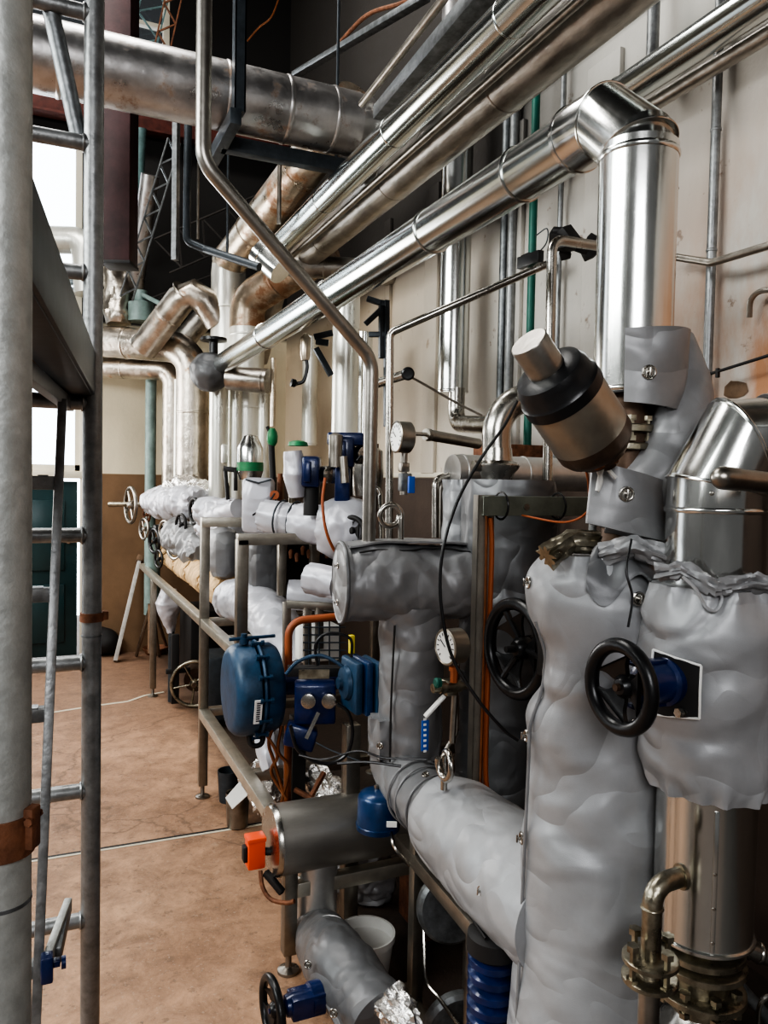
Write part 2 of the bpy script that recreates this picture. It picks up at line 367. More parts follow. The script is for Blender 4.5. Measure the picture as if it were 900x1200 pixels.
def single(name, bm, m, label, cat, group=None, **k):
    o = obj(name, bm, m, **k); o['label'] = label; o['category'] = cat
    if group: o['group'] = group
    return o
def struct(name, bm, m, parent=None):
    o = obj(name, bm, m, parent)
    if not parent: o['kind'] = 'structure'
    return o
def bx(m, c, s, **k): b = NB(); box(b, c, s, **k); return b

# generic builders ------------------------------------------------
def band(parent, c, axis, R, m='clad', w=.012, h=.003):
    b = NB(); lathe(b, V(c) - V(axis).normalized() * w / 2, axis, [(0, R - .004), (0, R + h * .4), (w * .25, R + h), (w * .75, R + h), (w, R + h * .4), (w, R - .004)], 40)
    return obj('seam_band', b, m, parent)
def rivet(parent, p, n, m='ss', r=.004):
    b = NB(); lathe(b, V(p) - V(n) * .002, n, [(0, r), (.003, r), (.005, r * .6), (.0055, 0)], 10); return obj('rivet', b, m, parent)
def pipe(name, label, cat, pts, r, m, bend=None, bands=(), seg=40, nb=8, group=None, ends=False, bandm=None, loc=None):
    """bands: points along polyline as (segment index, fraction)"""
    pts = [V(p) for p in pts]; base = loc or min(pts, key=lambda p: p.z)
    if not bands and not ends:
        b = NB(); tube(b, pts, r, r * 2 if bend is None else bend, seg, nb); return single(name, b, m, label, cat, group)
    t = thing(name, label, cat, base, group); b = NB(); tube(b, pts, r, r * 2 if bend is None else bend, seg, nb); obj('pipe_body', b, m, t)
    for i, f in bands:
        a, c = pts[i], pts[i + 1]; band(t, a.lerp(c, f), c - a, r, bandm or m, w=max(.01, r * .14), h=max(.0025, r * .03))
    return t
def jmesh(bm, path, r, seg=72, amp=.008, sc=9, gather=(1, 1), ga=.10, ripple=9, seed=0, taper=None, step=.008):
    path = resample([V(p) for p in path], step); off = V((seed * 3.7, seed * 1.3, seed))
    tot = sum((b - a).length for a, b in zip(path, path[1:]))
    two = callable(r) and r.__code__.co_argcount == 2
    def rf(s, ph, p):
        rr = (r(s, p) if two else r(s)) if callable(r) else r
        q = p * sc + off
        w = noise.noise(q * .7) * amp * 1.5 + ((noise.noise(q * 1.7 + V((5, 2, 1))) ** 2 + .004) ** .5 - .25) * amp * -1.2 + noise.noise(q * 2.6) * amp * .3
        d0 = s * tot; d1 = (1 - s) * tot; k = 0
        w -= amp * .6 * max(0, 1 - abs(noise.noise(q * .8 + V((9, 4, 7)))) * 7)
        for d, g in ((d0, gather[0]), (d1, gather[1])):
            if g:
                e = math.exp(-(d / .028) ** 1.3); k += e
                rr -= rr * ga * e * g
                w += math.sin(ph * ripple + seed) * .006 * e * g + math.sin(ph * ripple * 1.7 + 1) * .003 * e * g
        return rr + w
    sweep(bm, path, rf, seg)
def toggle(parent, p, n, m='ss', R=.011):
    """twist fastener: eyelet ring, post and wing"""
    n = V(n).normalized(); b = NB(); ring(b, V(p) + n * .002, n, R, R * .22, 20, 8); lathe(b, V(p), n, [(0, R * .8), (.002, R * .8), (.002, R * .3), (.010, R * .25), (.012, 0)], 14)
    R3 = axes_rot(n); box(b, V(p) + n * .011, (R * 1.5, R * .35, R * .35), R3, .001)
    return obj('twist_fastener', b, m, parent)
def cord(name, pts, r, m, parent=None, label=None, cat=None, seg=8, n=8, group=None):
    b = NB(); sweep(b, catmull(pts, n), r, seg)
    return obj(name, b, m, parent) if parent else single(name, b, m, label, cat, group)
def bolt(bm, p, axis, L, r):
    axis = V(axis).normalized(); lathe(bm, V(p) - axis * L / 2, axis, [(0, 0), (0, r * 1.7), (r * 1.6, r * 1.7), (r * 1.6, r * .9), (L - r * 1.6, r * .9), (L - r * 1.6, r * 1.7), (L, r * 1.7), (L, 0)], 6)
def flange(parent, c, axis, R, th, m, holes=0, bl=.05, br=.006):
    axis = V(axis).normalized(); b = NB(); lathe(b, V(c) - axis * th / 2, axis, [(0, R - .003), (.002, R), (th - .002, R), (th, R - .003)], 40); f = obj('flange', b, m, parent)
    u = axis.orthogonal().normalized(); w = axis.cross(u)
    for k in range(holes):
        a = 2 * math.pi * (k + .5) / holes; bb = NB(); bolt(bb, V(c) + (u * math.cos(a) + w * math.sin(a)) * R * .82, axis, bl, br); obj('bolt', bb, m, f)
    return f
def wheel_mesh(bm, c, axis, R, rim=.012, spokes=3, wide=False, hub=.02, dish=0.):
    axis = V(axis).normalized(); u = (V((0, 0, 1)) - axis * axis.z).normalized() if abs(axis.z) < .9 else V((1, 0, 0)); w = axis.cross(u)
    ring(bm, c, axis, R - rim, rim, 56, 12)
    lathe(bm, V(c) - axis * (hub * .9 + dish), axis, [(0, 0), (0, hub), (hub * .4, hub * 1.15), (hub * 1.4, hub * 1.05), (hub * 1.8, hub * .7), (hub * 1.9, 0)], 24)
    for k in range(spokes):
        a = 2 * math.pi * k / spokes + .5; d = u * math.cos(a) + w * math.sin(a); e = -u * math.sin(a) + w * math.cos(a)
        if wide:
            n = 8; vs = []
            for i in range(n + 1):
                t = i / n; rad = hub * .8 + (R - rim * 1.2 - hub * .8) * t; half = (hub * .95) + (R * .72 - hub * .95) * (t ** 2.0); z = -dish * (1 - t)
                row = []
                for sgn, th in ((-1, -1), (1, -1), (1, 1), (-1, 1)):
                    ang = half * sgn / max(rad, R * .3); dv = d * math.cos(ang) + e * math.sin(ang)
                    row.append(bm.verts.new(V(c) + dv * rad + axis * (z + th * rim * .35)))
                vs.append(row)
            for A, B in zip(vs, vs[1:]):
                for j in range(4): bm.faces.new((A[j], A[(j + 1) % 4], B[(j + 1) % 4], B[j]))
            bm.faces.new(vs[0][::-1]); bm.faces.new(vs[-1])
        else:
            tube(bm, [V(c) - axis * dish + d * hub * .6, V(c) + d * (R - rim)], rim * .55, 0, 8)
def handwheel(parent, c, axis, R, m='black', **k):
    b = NB(); wheel_mesh(b, c, axis, R, **k); return obj('handwheel', b, m, parent)

# ================================================================== SETTING
XW, YF = 2.1, 7.1; ZC = 6.4
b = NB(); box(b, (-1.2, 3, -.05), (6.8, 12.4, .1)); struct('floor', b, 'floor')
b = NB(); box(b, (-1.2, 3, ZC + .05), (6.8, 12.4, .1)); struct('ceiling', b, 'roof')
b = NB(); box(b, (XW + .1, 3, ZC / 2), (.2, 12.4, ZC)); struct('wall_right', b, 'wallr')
DX0, DX1 = -.85, AY(95, 600, YF).x
WZ0, WZ1, CZ0, CZ1 = 1.60, 4.40, 4.78, 6.2
b = NB()
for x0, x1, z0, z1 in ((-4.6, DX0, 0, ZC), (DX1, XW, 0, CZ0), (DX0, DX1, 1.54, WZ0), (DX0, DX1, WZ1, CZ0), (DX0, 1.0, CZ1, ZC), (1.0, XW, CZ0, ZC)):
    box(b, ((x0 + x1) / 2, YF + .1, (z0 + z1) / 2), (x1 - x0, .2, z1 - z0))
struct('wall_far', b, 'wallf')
def window(n, x0, x1, z0, z1, nx, zs, mpanes, low=None):
    b = NB(); w = .05
    for x in (x0 + w / 2, x1 - w / 2): box(b, (x, YF + .04, (z0 + z1) / 2), (w, .08, z1 - z0))
    for z in (z0 + w / 2, z1 - w / 2): box(b, ((x0 + x1) / 2, YF + .04, z), (x1 - x0, .08, w))
    for i in range(1, nx): box(b, (x0 + (x1 - x0) * i / nx, YF + .04, (z0 + z1) / 2), (.03, .06, z1 - z0))
    for z in zs: box(b, ((x0 + x1) / 2, YF + .04, z), (x1 - x0, .06, .035))
    fr = struct(n, b, 'cream'); 
    b = NB(); box(b, ((x0 + x1) / 2, YF + .05, (z0 + z1) / 2), (x1 - x0 - .02, .006, z1 - z0 - .02)); obj('window_pane', b, mpanes, fr)
    if low:
        b = NB()
        for k in range(7): box(b, ((x0 + x1) / 2, YF + .075, low[0] + (low[1] - low[0]) * (k + .5) / 7), (x1 - x0 - .1, .012, (low[1] - low[0]) / 7 - .012))
        obj('louvre_panel', b, 'frost', fr)
window('window_1', DX0, DX1, WZ0, WZ1, 2, (2.62, 3.3), 'glass', (2.64, 3.27))
window('window_2', DX0, 1.0, CZ0, CZ1, 3, (5.5,), 'glass')
b = NB(); box(b, ((DX0 + DX1) / 2, YF + .02, .76), (DX1 - DX0 - .06, .05, 1.5), None, .004)
for x in (DX0 + .32, DX1 - .32): box(b, (x, YF - .01, 1.05), (.38, .02, .6), None, .006); box(b, (x, YF - .01, .38), (.38, .02, .5), None, .006)
dr = struct('door_1', b, 'door'); b = NB(); lathe(b, (DX1 - .1, YF - .005, 1.0), (0, -1, 0), [(0, .025), (.01, .025), (.012, .01), (.04, .01), (.045, .022), (.065, .02), (.07, 0)], 18); obj('door_knob', b, 'ss', dr)
b = NB(); box(b, (DX1 + .012, YF - .015, 1.4), (.045, .04, 2.8), None, .003); struct('trim_1', b, 'cream')
b = NB(); box(b, ((DX0 + DX1) / 2, YF - .02, 1.565), (DX1 - DX0 + .1, .05, .06), None, .003); struct('trim_2', b, 'cream')
# floor joint: dark groove and pale filler strip
ja, jb = AZ(110, 998, 0), AZ(265, 973, 0); jd = (jb - ja).normalized()
b = NB(); beam(b, ja - jd * 4 + V((0, 0, .0008)), ja + jd * 2.2 + V((0, 0, .0008)), .013, .003, V((0, 0, 1)), 0); struct('trim_3', b, 'cream')
jn = V((-jd.y, jd.x, 0)); b = NB(); beam(b, ja - jd * 4 + jn * .017 + V((0, 0, .0004)), ja + jd * 2.2 + jn * .017 + V((0, 0, .0004)), .016, .002, V((0, 0, 1)), 0); struct('trim_4', b, 'blackm')
b = NB(); kc = [AZ(x, y, .001) for x, y in ((30, 840), (80, 832), (120, 826), (150, 822), (170, 815), (192, 811))]
for p, q in zip(kc, kc[1:]): beam(b, p, q, .022, .003, V((0, 0, 1)), 0)
struct('trim_5', b, 'cream')
# dado moulding on right wall, wall ribs
b = NB(); box(b, (XW - .008, 3.5, 1.60), (.016, 7, .03), None, .003); struct('trim_6', b, 'cream')
for i, (px, w) in enumerate(((453, .10), (505, .16), (600, .14), (700, .2))):
    p = AX(px, 500, XW); b = NB(); box(b, (XW - .012, p.y, 2.45), (.024, w, 1.68), None, .004); struct('trim_%d' % (7 + i), b, 'wallr')
# roof steel
for i, y in enumerate((1.2, 2.6, 4.0, 5.4, 6.6)):
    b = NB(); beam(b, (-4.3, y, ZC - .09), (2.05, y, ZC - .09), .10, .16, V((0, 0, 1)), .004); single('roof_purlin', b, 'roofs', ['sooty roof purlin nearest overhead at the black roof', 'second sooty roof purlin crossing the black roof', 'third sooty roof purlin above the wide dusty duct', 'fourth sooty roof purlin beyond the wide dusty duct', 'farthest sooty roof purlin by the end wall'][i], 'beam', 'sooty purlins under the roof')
b = NB()
beam(b, (-2.2, 6.95, 4.50), (2.05, 6.95, 4.50), .14, .02, V((0, 0, 1))); beam(b, (-2.2, 6.95, 4.72), (2.05, 6.95, 4.72), .14, .02, V((0, 0, 1))); beam(b, (-2.2, 6.95, 4.61), (2.05, 6.95, 4.61), .02, .2, V((0, 0, 1)))
t = thing('roof_beam', 'red-oxide riveted steel beam running across the end wall above the tall window', 'beam', (0, 6.95, 4.49)); obj('beam_body', b, 'redsteel', t)
b = NB()
for k in range(40): lathe(b, (-2.1 + k * .1, 6.875, 4.72), (0, -1, 0), [(0, .013), (.005, .012), (.009, 0)], 8)
o = obj('rivets', b, 'label', t)
def truss(name, label, a, c, m, w=.09, n=9, group=None, th=.012):
    a = V(a); c = V(c); bm_ = NB(); up = V((0, 0, 1)); ax = (c - a).normalized(); s = ax.cross(V((0, 1, 0))).normalized()
    for k in (-1, 1): beam(bm_, a + s * k * w, c + s * k * w, th * 2, th, s, .001)
    for k in range(n):
        p = a.lerp(c, k / n) + s * w * (1 if k % 2 else -1); q = a.lerp(c, (k + 1) / n) + s * w * (-1 if k % 2 else 1); beam(bm_, p, q, th, th, None, 0)
    return single(name, bm_, m, label, 'truss', group)
truss('lattice_strut', 'grey-green steel lattice strut slanting down beside the maroon column', D(204, 165, 5.6), D(148, 350, 5.6), 'galvd', .045, 12)
truss('roof_truss', 'teal steel roof truss seen above the dusty duct beside the maroon column', D(196, -60, 6.3), D(166, 60, 6.3), 'tealsteel', .10, 6)
truss('roof_truss', 'rust-brown roof truss leaning right of the teal roof truss', D(216, -60, 6.2), D(186, 75, 6.2), 'rust', .06, 8)
truss('roof_truss', 'sooty low truss in the dark behind the rust-stained pipe', D(330, 240, 6.2), D(190, 300, 6.2), 'roofs', .14, 10)
truss('roof_truss', 'sooty lower truss just above the diagonal elbowed pipe', D(330, 310, 6.4), D(160, 375, 6.4), 'roofs', .12, 10)
pipe('conduit', 'teal conduit stub crossing the dark above the far horizontal pipes', 'conduit', [D(160, 342, 6.2), D(196, 360, 6.0)], .018, 'teal')

# ================================================================== SCAFFOLD (left)
pp = D(2, 600, .65); t = thing('scaffold_post', 'thick pale galvanised scaffold post at the left edge of the view with rusty clamp', 'post', (pp.x, pp.y, 0))
b = NB(); tube(b, [(pp.x, pp.y, 0), (pp.x, pp.y, 3.2)], .0235, seg=40); obj('post_tube', b, 'postm', t)
zc = D(2, 982, .65).z; b = NB(); lathe(b, (pp.x, pp.y, zc - .017), (0, 0, 1), [(0, .0235), (0, .0265), (.034, .0265), (.034, .0235)], 40)
rr_ = (_R * .92 - _F * .1).normalized(); box(b, V((pp.x, pp.y, zc + .006)) + rr_ * .0275, (.009, .014, .036), axes_rot((0, 0, 1), rr_), .002); cl = obj('clamp', b, 'rust', t)
b = NB(); bolt(b, V((pp.x, pp.y, zc + .014)) + rr_ * .029, _F0, .022, .0022); obj('clamp_bolt', b, 'rust', cl)
b = NB(); zc = D(2, 1064, .65).z; lathe(b, (pp.x, pp.y, zc - .0015), (0, 0, 1), [(0, .0225), (0, .0242), (.003, .0242), (.003, .0225)], 40); obj('joint_ring', b, 'galvd', t)
# ladder frame
q = D(108, 600, 1.8); t = thing('scaffold_tower', 'galvanised scaffold end frame with welded rungs right of the thick post', 'scaffold', (q.x, q.y, 0))
b = NB(); tube(b, [(q.x, q.y, 0), (q.x, q.y, 3.4)], .022, seg=32); obj('upright', b, 'galv', t)
b = NB(); tube(b, [(q.x - .95, q.y, 0), (q.x - .95, q.y, 3.4)], .022, seg=32); obj('upright', b, 'galv', t)
for y in (15, 168, 320, 472, 627, 776, 926, 1077):
    z = zat(100, y, q); b = NB(); tube(b, [(q.x - .95, q.y, z), (q.x, q.y, z)], .0175, seg=24); g = obj('rung', b, 'galv', t)
    b = NB(); ring(b, (q.x - .022, q.y, z), (1, 0, 0), .018, .0035, 24, 6); obj('weld', b, 'galv', g)
b = NB(); tube(b, [D(48, -40, 1.72), D(94, 168, 1.78)], .019, seg=24); obj('diagonal_brace', b, 'galvd', t)
z = zat(100, 722, q); b = NB(); lathe(b, (q.x, q.y, z - .012), (0, 0, 1), [(0, .022), (0, .027), (.02, .027), (.02, .022)], 32); box(b, (q.x + .03, q.y, z), (.014, .016, .02), None, .002); obj('coupler', b, 'rust', t)
z = zat(100, 745, q); b = NB(); lathe(b, (q.x, q.y, z - .002), (0, 0, 1), [(0, .021), (0, .0235), (.004, .0235), (.004, .021)], 32); obj('joint_ring', b, 'galvd', t)
# platform
pz = 1.74; e0 = AZ(12, 268, pz + .02); e1 = AZ(110, 466, pz); e0.z = e1.z = pz; ed = (e1 - e0).normalized(); en = V((-ed.y, ed.x, 0))
t = thing('scaffold_platform', 'scaffold platform with dark underside resting on the end frame at head height', 'platform', e1)
b = NB(); beam(b, e0 + V((0, 0, .05)), e1 + V((0, 0, .05)), .012, .10, V((0, 0, 1))); beam(b, e0 + en * .03, e1 + en * .03, .06, .006, V((0, 0, 1))); obj('edge_beam', b, 'strut', t)
b = NB(); beam(b, e0 + en * .085 - V((0, 0, .02)), e1 + en * .055 - V((0, 0, .02)), .022, .03, V((0, 0, 1))); obj('side_rail', b, 'galv', t)
b = NB(); beam(b, e0 + en * .33 + V((0, 0, .025)), e1 + en * .33 + V((0, 0, .025)), .56, .02, V((0, 0, 1))); obj('deck', b, 'woodd', t)
b = NB(); beam(b, e0.lerp(e1, .55) + en * .1, e0.lerp(e1, .55) + en * .6, .04, .03, V((0, 0, 1))); obj('cross_member', b, 'strut', t)
b = NB(); box(b, e1 + en * .012 - ed * .02 - V((0, 0, .012)), (.035, .05, .035), None, .004); lathe(b, e1 - ed * .05 - V((0, 0, .015)), ed, [(0, .016), (.06, .016), (.065, .01)], 16); obj('hook', b, 'galvd', t)
# access ladder
la, lb = D(73, 470, 1.62), D(27, 1478, 1.40); lb.z = .005; lb = lb; t = thing('access_ladder', 'aluminium access ladder with flat stile leaning between the post and end frame', 'ladder', lb)
b = NB(); beam(b, la, lb, .018, .045, V((0, 1, 0))); obj('stile', b, 'galv', t)
b = NB(); beam(b, la - V((.42, 0, 0)), lb - V((.42, 0, 0)), .018, .045, V((0, 1, 0))); obj('stile', b, 'galv', t)
for y in (566, 698, 834, 968, 1108):
    f = (D(60, y, 1.55).z - la.z) / (lb.z - la.z); p = la.lerp(lb, f); b = NB(); box(b, p - V((.21, 0, 0)), (.42, .03, .028), None, .003)
    for k in range(9): box(b, p - V((.03 + .045 * k, 0, -.015)), (.02, .026, .003))
    obj('rung', b, 'galv', t)
# stabiliser bracket with blue end
s0, s1 = D(80, 1060, 1.7), D(54, 1130, 1.45); t = thing('scaffold_bracket', 'aluminium bracket arm with blue plastic end hooked on the bottom rung', 'bracket', s1)
b = NB(); beam(b, s0, s1, .016, .03, V((0, 0, 1))); obj('arm', b, 'postm', t)
b = NB(); beam(b, D(80, 1064, 1.7), D(68, 1120, 1.5), .012, .03, V((0, 0, 1))); obj('brace', b, 'galvd', t)
b = NB(); box(b, D(55, 1134, 1.45), (.022, .03, .05), None, .004); box(b, D(64, 1128, 1.46), (.02, .018, .012), None, .002); lathe(b, D(72, 1128, 1.46), (1, 0, 0), [(0, .012), (.008, .012)], 12); obj('end_block', b, 'blued', t)

# ================================================================== OVERHEAD PIPES
def yl(px, py, X): p = AX(px, py, X); return p.z        # height of a line running in depth at X seen through (px,py)
def YP(X, z, y): return V((X, y, z))
z1 = yl(474, 143, 1.30); t = pipe('steam_pipe', 'bright foil-clad pipe uppermost of the two long overhead pipes, running to the rusty elbow', 'pipe', [YP(1.30, z1, -.8), YP(1.30, z1, 4.95)], .063, 'cladh', seg=64, bands=[(0, (y + .8) / 5.75) for y in (1.25, 2.05, 2.9, 3.75, 4.6)])
z2 = yl(503, 177, 1.57); t = pipe('steam_pipe', 'broad dull brown-grey clad pipe beside and below the bright uppermost pipe', 'pipe', [YP(1.57, z2, -.8), YP(1.57, z2, 5.6), YP(1.50, z2 - .55, 5.9)], .094, 'clad_mid', seg=64, bands=[(0, (y + .8) / 6.4) for y in (1.5, 2.5, 3.5, 4.5)])
# thick run under bright pipe between them (small tracer)
b = NB(); tube(b, [YP(1.405, z1 - .03, -.8), YP(1.405, z1 - .03, 4.9)], .016, seg=24); single('tracer_pipe', b, 'ssd', 'slim dull pipe tucked in the groove between the two long overhead pipes', 'pipe')
# rust pipe going down at far end
zr = yl(320, 240, 1.1); r3 = .125
e = D(268, 300, 5.1)
t = pipe('rusty_pipe', 'tan rust-stained clad pipe behind the uppermost bright pipe, turning down at the end', 'pipe', [D(415, 120, 4.3), D(268, 308, 5.75)], .130, 'clad_rust', seg=40, bands=[(0, .35), (0, .75), (0, .97)])
p_ = D(268, 308, 5.75); t = pipe('clad_riser', 'pale clad riser with mitred top under the end of the tan rust-stained pipe', 'pipe', [D(284, 287, 5.6), p_, V((p_.x, p_.y, 1.45))], .128, 'pale', bend=.13, nb=3, seg=40, bands=[(1, .2), (1, .5)])
t = pipe('rusty_pipe', 'orange rust-streaked elbow pipe hanging under the end of the long overhead pipes', 'pipe', [D(385, 292, 5.2), D(290, 352, 5.6), V((*D(290, 352, 5.6).xy, D(290, 385, 5.6).z))], .128, 'clad_rust2', bend=.2, nb=3, seg=40, bands=[(0, .25), (0, .6)])
p_ = D(290, 352, 5.6); t = pipe('clad_riser', 'pale clad riser dropping from the orange rust-streaked elbow', 'pipe', [V((p_.x, p_.y, D(290, 372, 5.6).z)), V((p_.x, p_.y, 1.42))], .126, 'pale', seg=40, bands=[(0, .1), (0, .5)])
b = NB(); tube(b, [D(306, 296, 4.75), D(330, 318, 4.7)], .085, seg=32); lathe(b, D(304, 294, 4.75), D(330, 318, 4.7) - D(306, 296, 4.75), [(0, .05), (.01, .09), (.06, .088)], 32); single('pipe_collar', b, 'clad', 'bright clad collar where the uppermost pipe meets the rusty elbow', 'pipe')
pipe('branch_pipe', 'short grey clad branch pipe crossing behind the slanted steel tube', 'pipe', [D(345, 312, 5.0), D(415, 315, 5.0), D(470, 325, 5.1)], .07, 'clad_mid', bands=[(0, .5)])
# long elbow pipe
XL = 1.10; zl = yl(487, 283, XL); vpx = AX(745, 300, XL); VY = vpx.y
t = thing('elbow_pipe', 'bright clad pipe running overhead in depth and turning down in front of the wall', 'pipe', (XL, VY, 1.75))
zb = zat(735, 462, vpx)
b = NB(); tube(b, [(XL, 5.35, zl), (XL, VY + .16, zl)], .066, seg=64); obj('horizontal_run', b, 'cladh', t)
zt = zat(748, 185, vpx)
b = NB(); sweep(b, [V((XL, VY + .21, zl)), V((XL, VY + .105, zl)), V((XL, VY, zl - .095)), V((XL, VY, zt))], .0745, 64); obj('elbow', b, 'clad', t, sharp=18)
band(t, (XL, VY + .105, zl), (0, 1, .42), .0755, 'clad', .005, .002); band(t, (XL, VY, zl - .095), (0, .42, 1), .0765, 'clad', .005, .002)
b = NB(); tube(b, [(XL, VY, zt + .02), (XL, VY, zb)], .0775, seg=64); obj('vertical_run', b, 'clad', t)
for y in (VY + .20, VY + .42, 2.15, 3.1, 4.1): band(t, (XL, y, zl), (0, 1, 0), .067 if y > 1.6 else .072, 'clad', .01, .004)
band(t, (XL, VY, zt), (0, 0, 1), .0775, 'clad', .012, .003); band(t, (XL, VY, zb + .006), (0, 0, 1), .0775, 'clad', .01, .003)
b = NB(); box(b, (XL + .0725, VY - .026, (zt + zb) / 2), (.004, .014, zt - zb), None, .001); obj('lock_seam', b, 'clad', t)
for k in range(4): rivet(t, (XL + .072, VY - .034, zt - .06 - k * .14), (.6, -.8, 0))
b = NB(); lathe(b, (XL, VY, zb - .004), (0, 0, 1), [(0, .02), (0, .079), (.004, .079), (.004, .02)], 40); obj('end_cap', b, 'blackm', t)
# valve at far end of it
p = D(250, 436, 5.25); t = thing('isolation_valve', 'grey wrapped valve with black top handle at the far end of the elbow pipe', 'valve', p)
b = NB(); bmesh.ops.create_uvsphere(b, u_segments=32, v_segments=20, radius=.135)
for v in b.verts: v.co = v.co * (1 + .06 * noise.noise(v.co * 22)) + p + V((-.02, .02, 0))
obj('jacket', b, 'jackd', t)
b = NB(); tube(b, [p + V((0, 0, .1)), p + V((0, 0, .24))], .03); lathe(b, p + V((0, 0, .2)), (0, 0, 1), [(0, .03), (.01, .09), (.03, .09), (.035, .03)], 24); obj('handle', b, 'black', t)
pipe('branch_pipe', 'dark grey capped pipe stub sticking out right of the wrapped far valve', 'pipe', [D(268, 443, 5.2), D(314, 447, 5.15)], .082, 'clad_mid', bands=[(0, .9)])
# wide duct across
YD = 3.7; zd = AY(60, 68, YD).z
t = pipe('duct', 'wide dusty metal-clad duct crossing the top left of the view', 'duct', [(-2.2, YD, zd), (AY(415, 138, YD).x, YD, zd)], .152, 'clad_dust', seg=64, bands=[(0, .62), (0, .82), (0, .90), (0, .965)])
b = NB(); xe = AY(415, 138, YD).x; lathe(b, (xe - .005, YD, zd), (1, 0, 0), [(0, .15), (.07, .143), (.12, .11), (.13, .04), (.13, 0)], 48); obj('end_cap', b, 'clad_dust', t)
# trapeze hanger
xa = AY(262, 150, YD).x; xb = AY(402, 185, YD).x; zb_ = zd - .20
t = thing('trapeze_hanger', 'dark steel trapeze hanger carrying the right end of the dusty duct', 'hanger', (xa, YD, zb_))
b = NB(); channel(b, (xa + .02, YD - .22, zb_ + .03), (xa + .02, YD - .22, 5.9), .06, .05, .006, V((1, 0, 0))); obj('drop_rod', b, 'strut', t)
b = NB(); beam(b, (xa, YD - .26, zb_), (xa, YD + .3, zb_), .05, .07, V((0, 0, 1))); obj('cross_arm', b, 'strut', t)
b = NB(); beam(b, (xa, YD + .05, zb_), (xb + .1, YD + .05, zb_), .06, .07, V((0, 0, 1))); obj('cross_arm', b, 'strut', t)
b = NB(); tube(b, [(xb, YD + .1, zb_), (xb, YD + .1, zb_ - .0), (xb, YD + .1, 5.9)], .008, seg=8); obj('drop_rod', b, 'strut', t)
b = NB(); p = D(328, 175, 4.2); tube(b, [p, V((p.x, p.y, D(328, 262, 4.2).z))], .012, seg=8); single('hanger_rod', b, 'ssd', 'thin steel hanger rod in front of the rust-stained pipe', 'rod')
# maroon hanging column
p = D(141, 200, 4.7); t = thing('steel_column', 'maroon painted steel column stub hanging from the roof behind the duct', 'column', (p.x, p.y, D(141, 308, 4.7).z))
b = NB(); z0 = D(141, 308, 4.7).z; box(b, (p.x, p.y, (z0 + 6.3) / 2), (.17, .17, 6.3 - z0), axes_rot((0, 0, 1), (math.cos(-.4), math.sin(-.4), 0)), .006); obj('column_body', b, 'maroon', t)
b = NB(); box(b, (p.x, p.y, z0 - .01), (.18, .18, .02), axes_rot((0, 0, 1), (math.cos(-.4), math.sin(-.4), 0)), .002); obj('base_plate', b, 'blackm', t)
def vtube(name, label, cat, px, y0, y1, d, r, m, group=None, **k):
    p = D(px, (y0 + y1) / 2, d); a = V((p.x, p.y, zat(px, y0, p))); c = V((p.x, p.y, zat(px, y1, p)))
    return pipe(name, label, cat, [a, c], r, m, group=group, **k)
vtube('hanger_post', 'brown steel angle hanging under the duct, left of the bent dark tube', 'post', 206, 120, 305, 4.6, .024, 'galvd', seg=4)
p = D(222, 250, 4.7)
pipe('bent_tube', 'dark tube dropping from the duct and bending right towards the rusty pipe', 'pipe', [D(221, 100, 4.7), D(219, 283, 4.7), D(240, 292, 4.7), D(304, 313, 4.5)], .024, 'strut', bend=.05, seg=16)
vtube('hanger_rod', 'thin rod hanging between the bent dark tube and slanted steel tube', 'rod', 232, 190, 280, 4.8, .008, 'ssd', seg=8)
vtube('hanger_rod', 'thin rod hanging above the bent dark tube end', 'rod', 267, 175, 300, 4.6, .008, 'strut', seg=8)
# slanted steel tube, near
pipe('bent_tube', 'steel tube dropping, slanting right across the pipes and dropping again into the valve jacket', 'pipe', [D(240, -60, 2.0), D(238, 190, 2.02), D(436, 422, 2.3), V((*D(436, 422, 2.3).xy, 1.33))], .0205, 'tubem', bend=.09, seg=24, nb=10)
# cable tray + thin cables in black roof area
b = NB(); beam(b, D(345, 88, 5.3), D(500, -4, 3.9), .05, .035, V((0, 0, 1))); t = single('cable_tray', b, 'galvd', 'thin metal cable tray slanting up through the black roof space', 'tray')
cord('cable', [D(396, 52, 4.75), D(430, 18, 4.4), D(470, 4, 4.1), D(496, -10, 3.9)], .012, 'rust', label='reddish cable lying along the metal cable tray under the roof', cat='cable')
cord('cable', [D(328, -5, 4.6), D(318, 20, 4.7), D(304, 32, 4.8), D(290, 48, 4.9)], .006, 'copper', label='thin loose wire hanging in the black roof space above the duct', cat='cable')
pz4 = yl(470, 62, 1.05)
pipe('conduit', 'thin pale conduit running in depth above the bright uppermost pipe', 'conduit', [AX(620, -130, 1.22), AX(424, 122, 1.22)], .016, 'ssd', seg=16)
b = NB(); beam(b, AX(680, -130, 1.36), AX(452, 135, 1.36), .12, .06, V((0, 0, 1))); single('roof_duct', b, 'galvd', 'dark flat duct running in depth behind the thin pale conduit', 'duct')
# wall side pipes top right
zz = yl(829, 42, 1.86); pipe('wall_pipe', 'clad pipe with a grey-green reflection, high along the wall behind the elbow', 'pipe', [YP(1.86, zz, -.6), YP(1.86, zz, 6.4)], .055, 'cladh', bands=[(0, (y + .6) / 7) for y in (1.35, 2.2, 3.2)])
zz2 = yl(866, 60, 1.96); pipe('wall_pipe', 'thin dull pipe just below the grey-green clad pipe high on the wall', 'pipe', [YP(1.96, zz2, -.6), YP(1.96, zz2, 6.4)], .028, 'clad_mid')

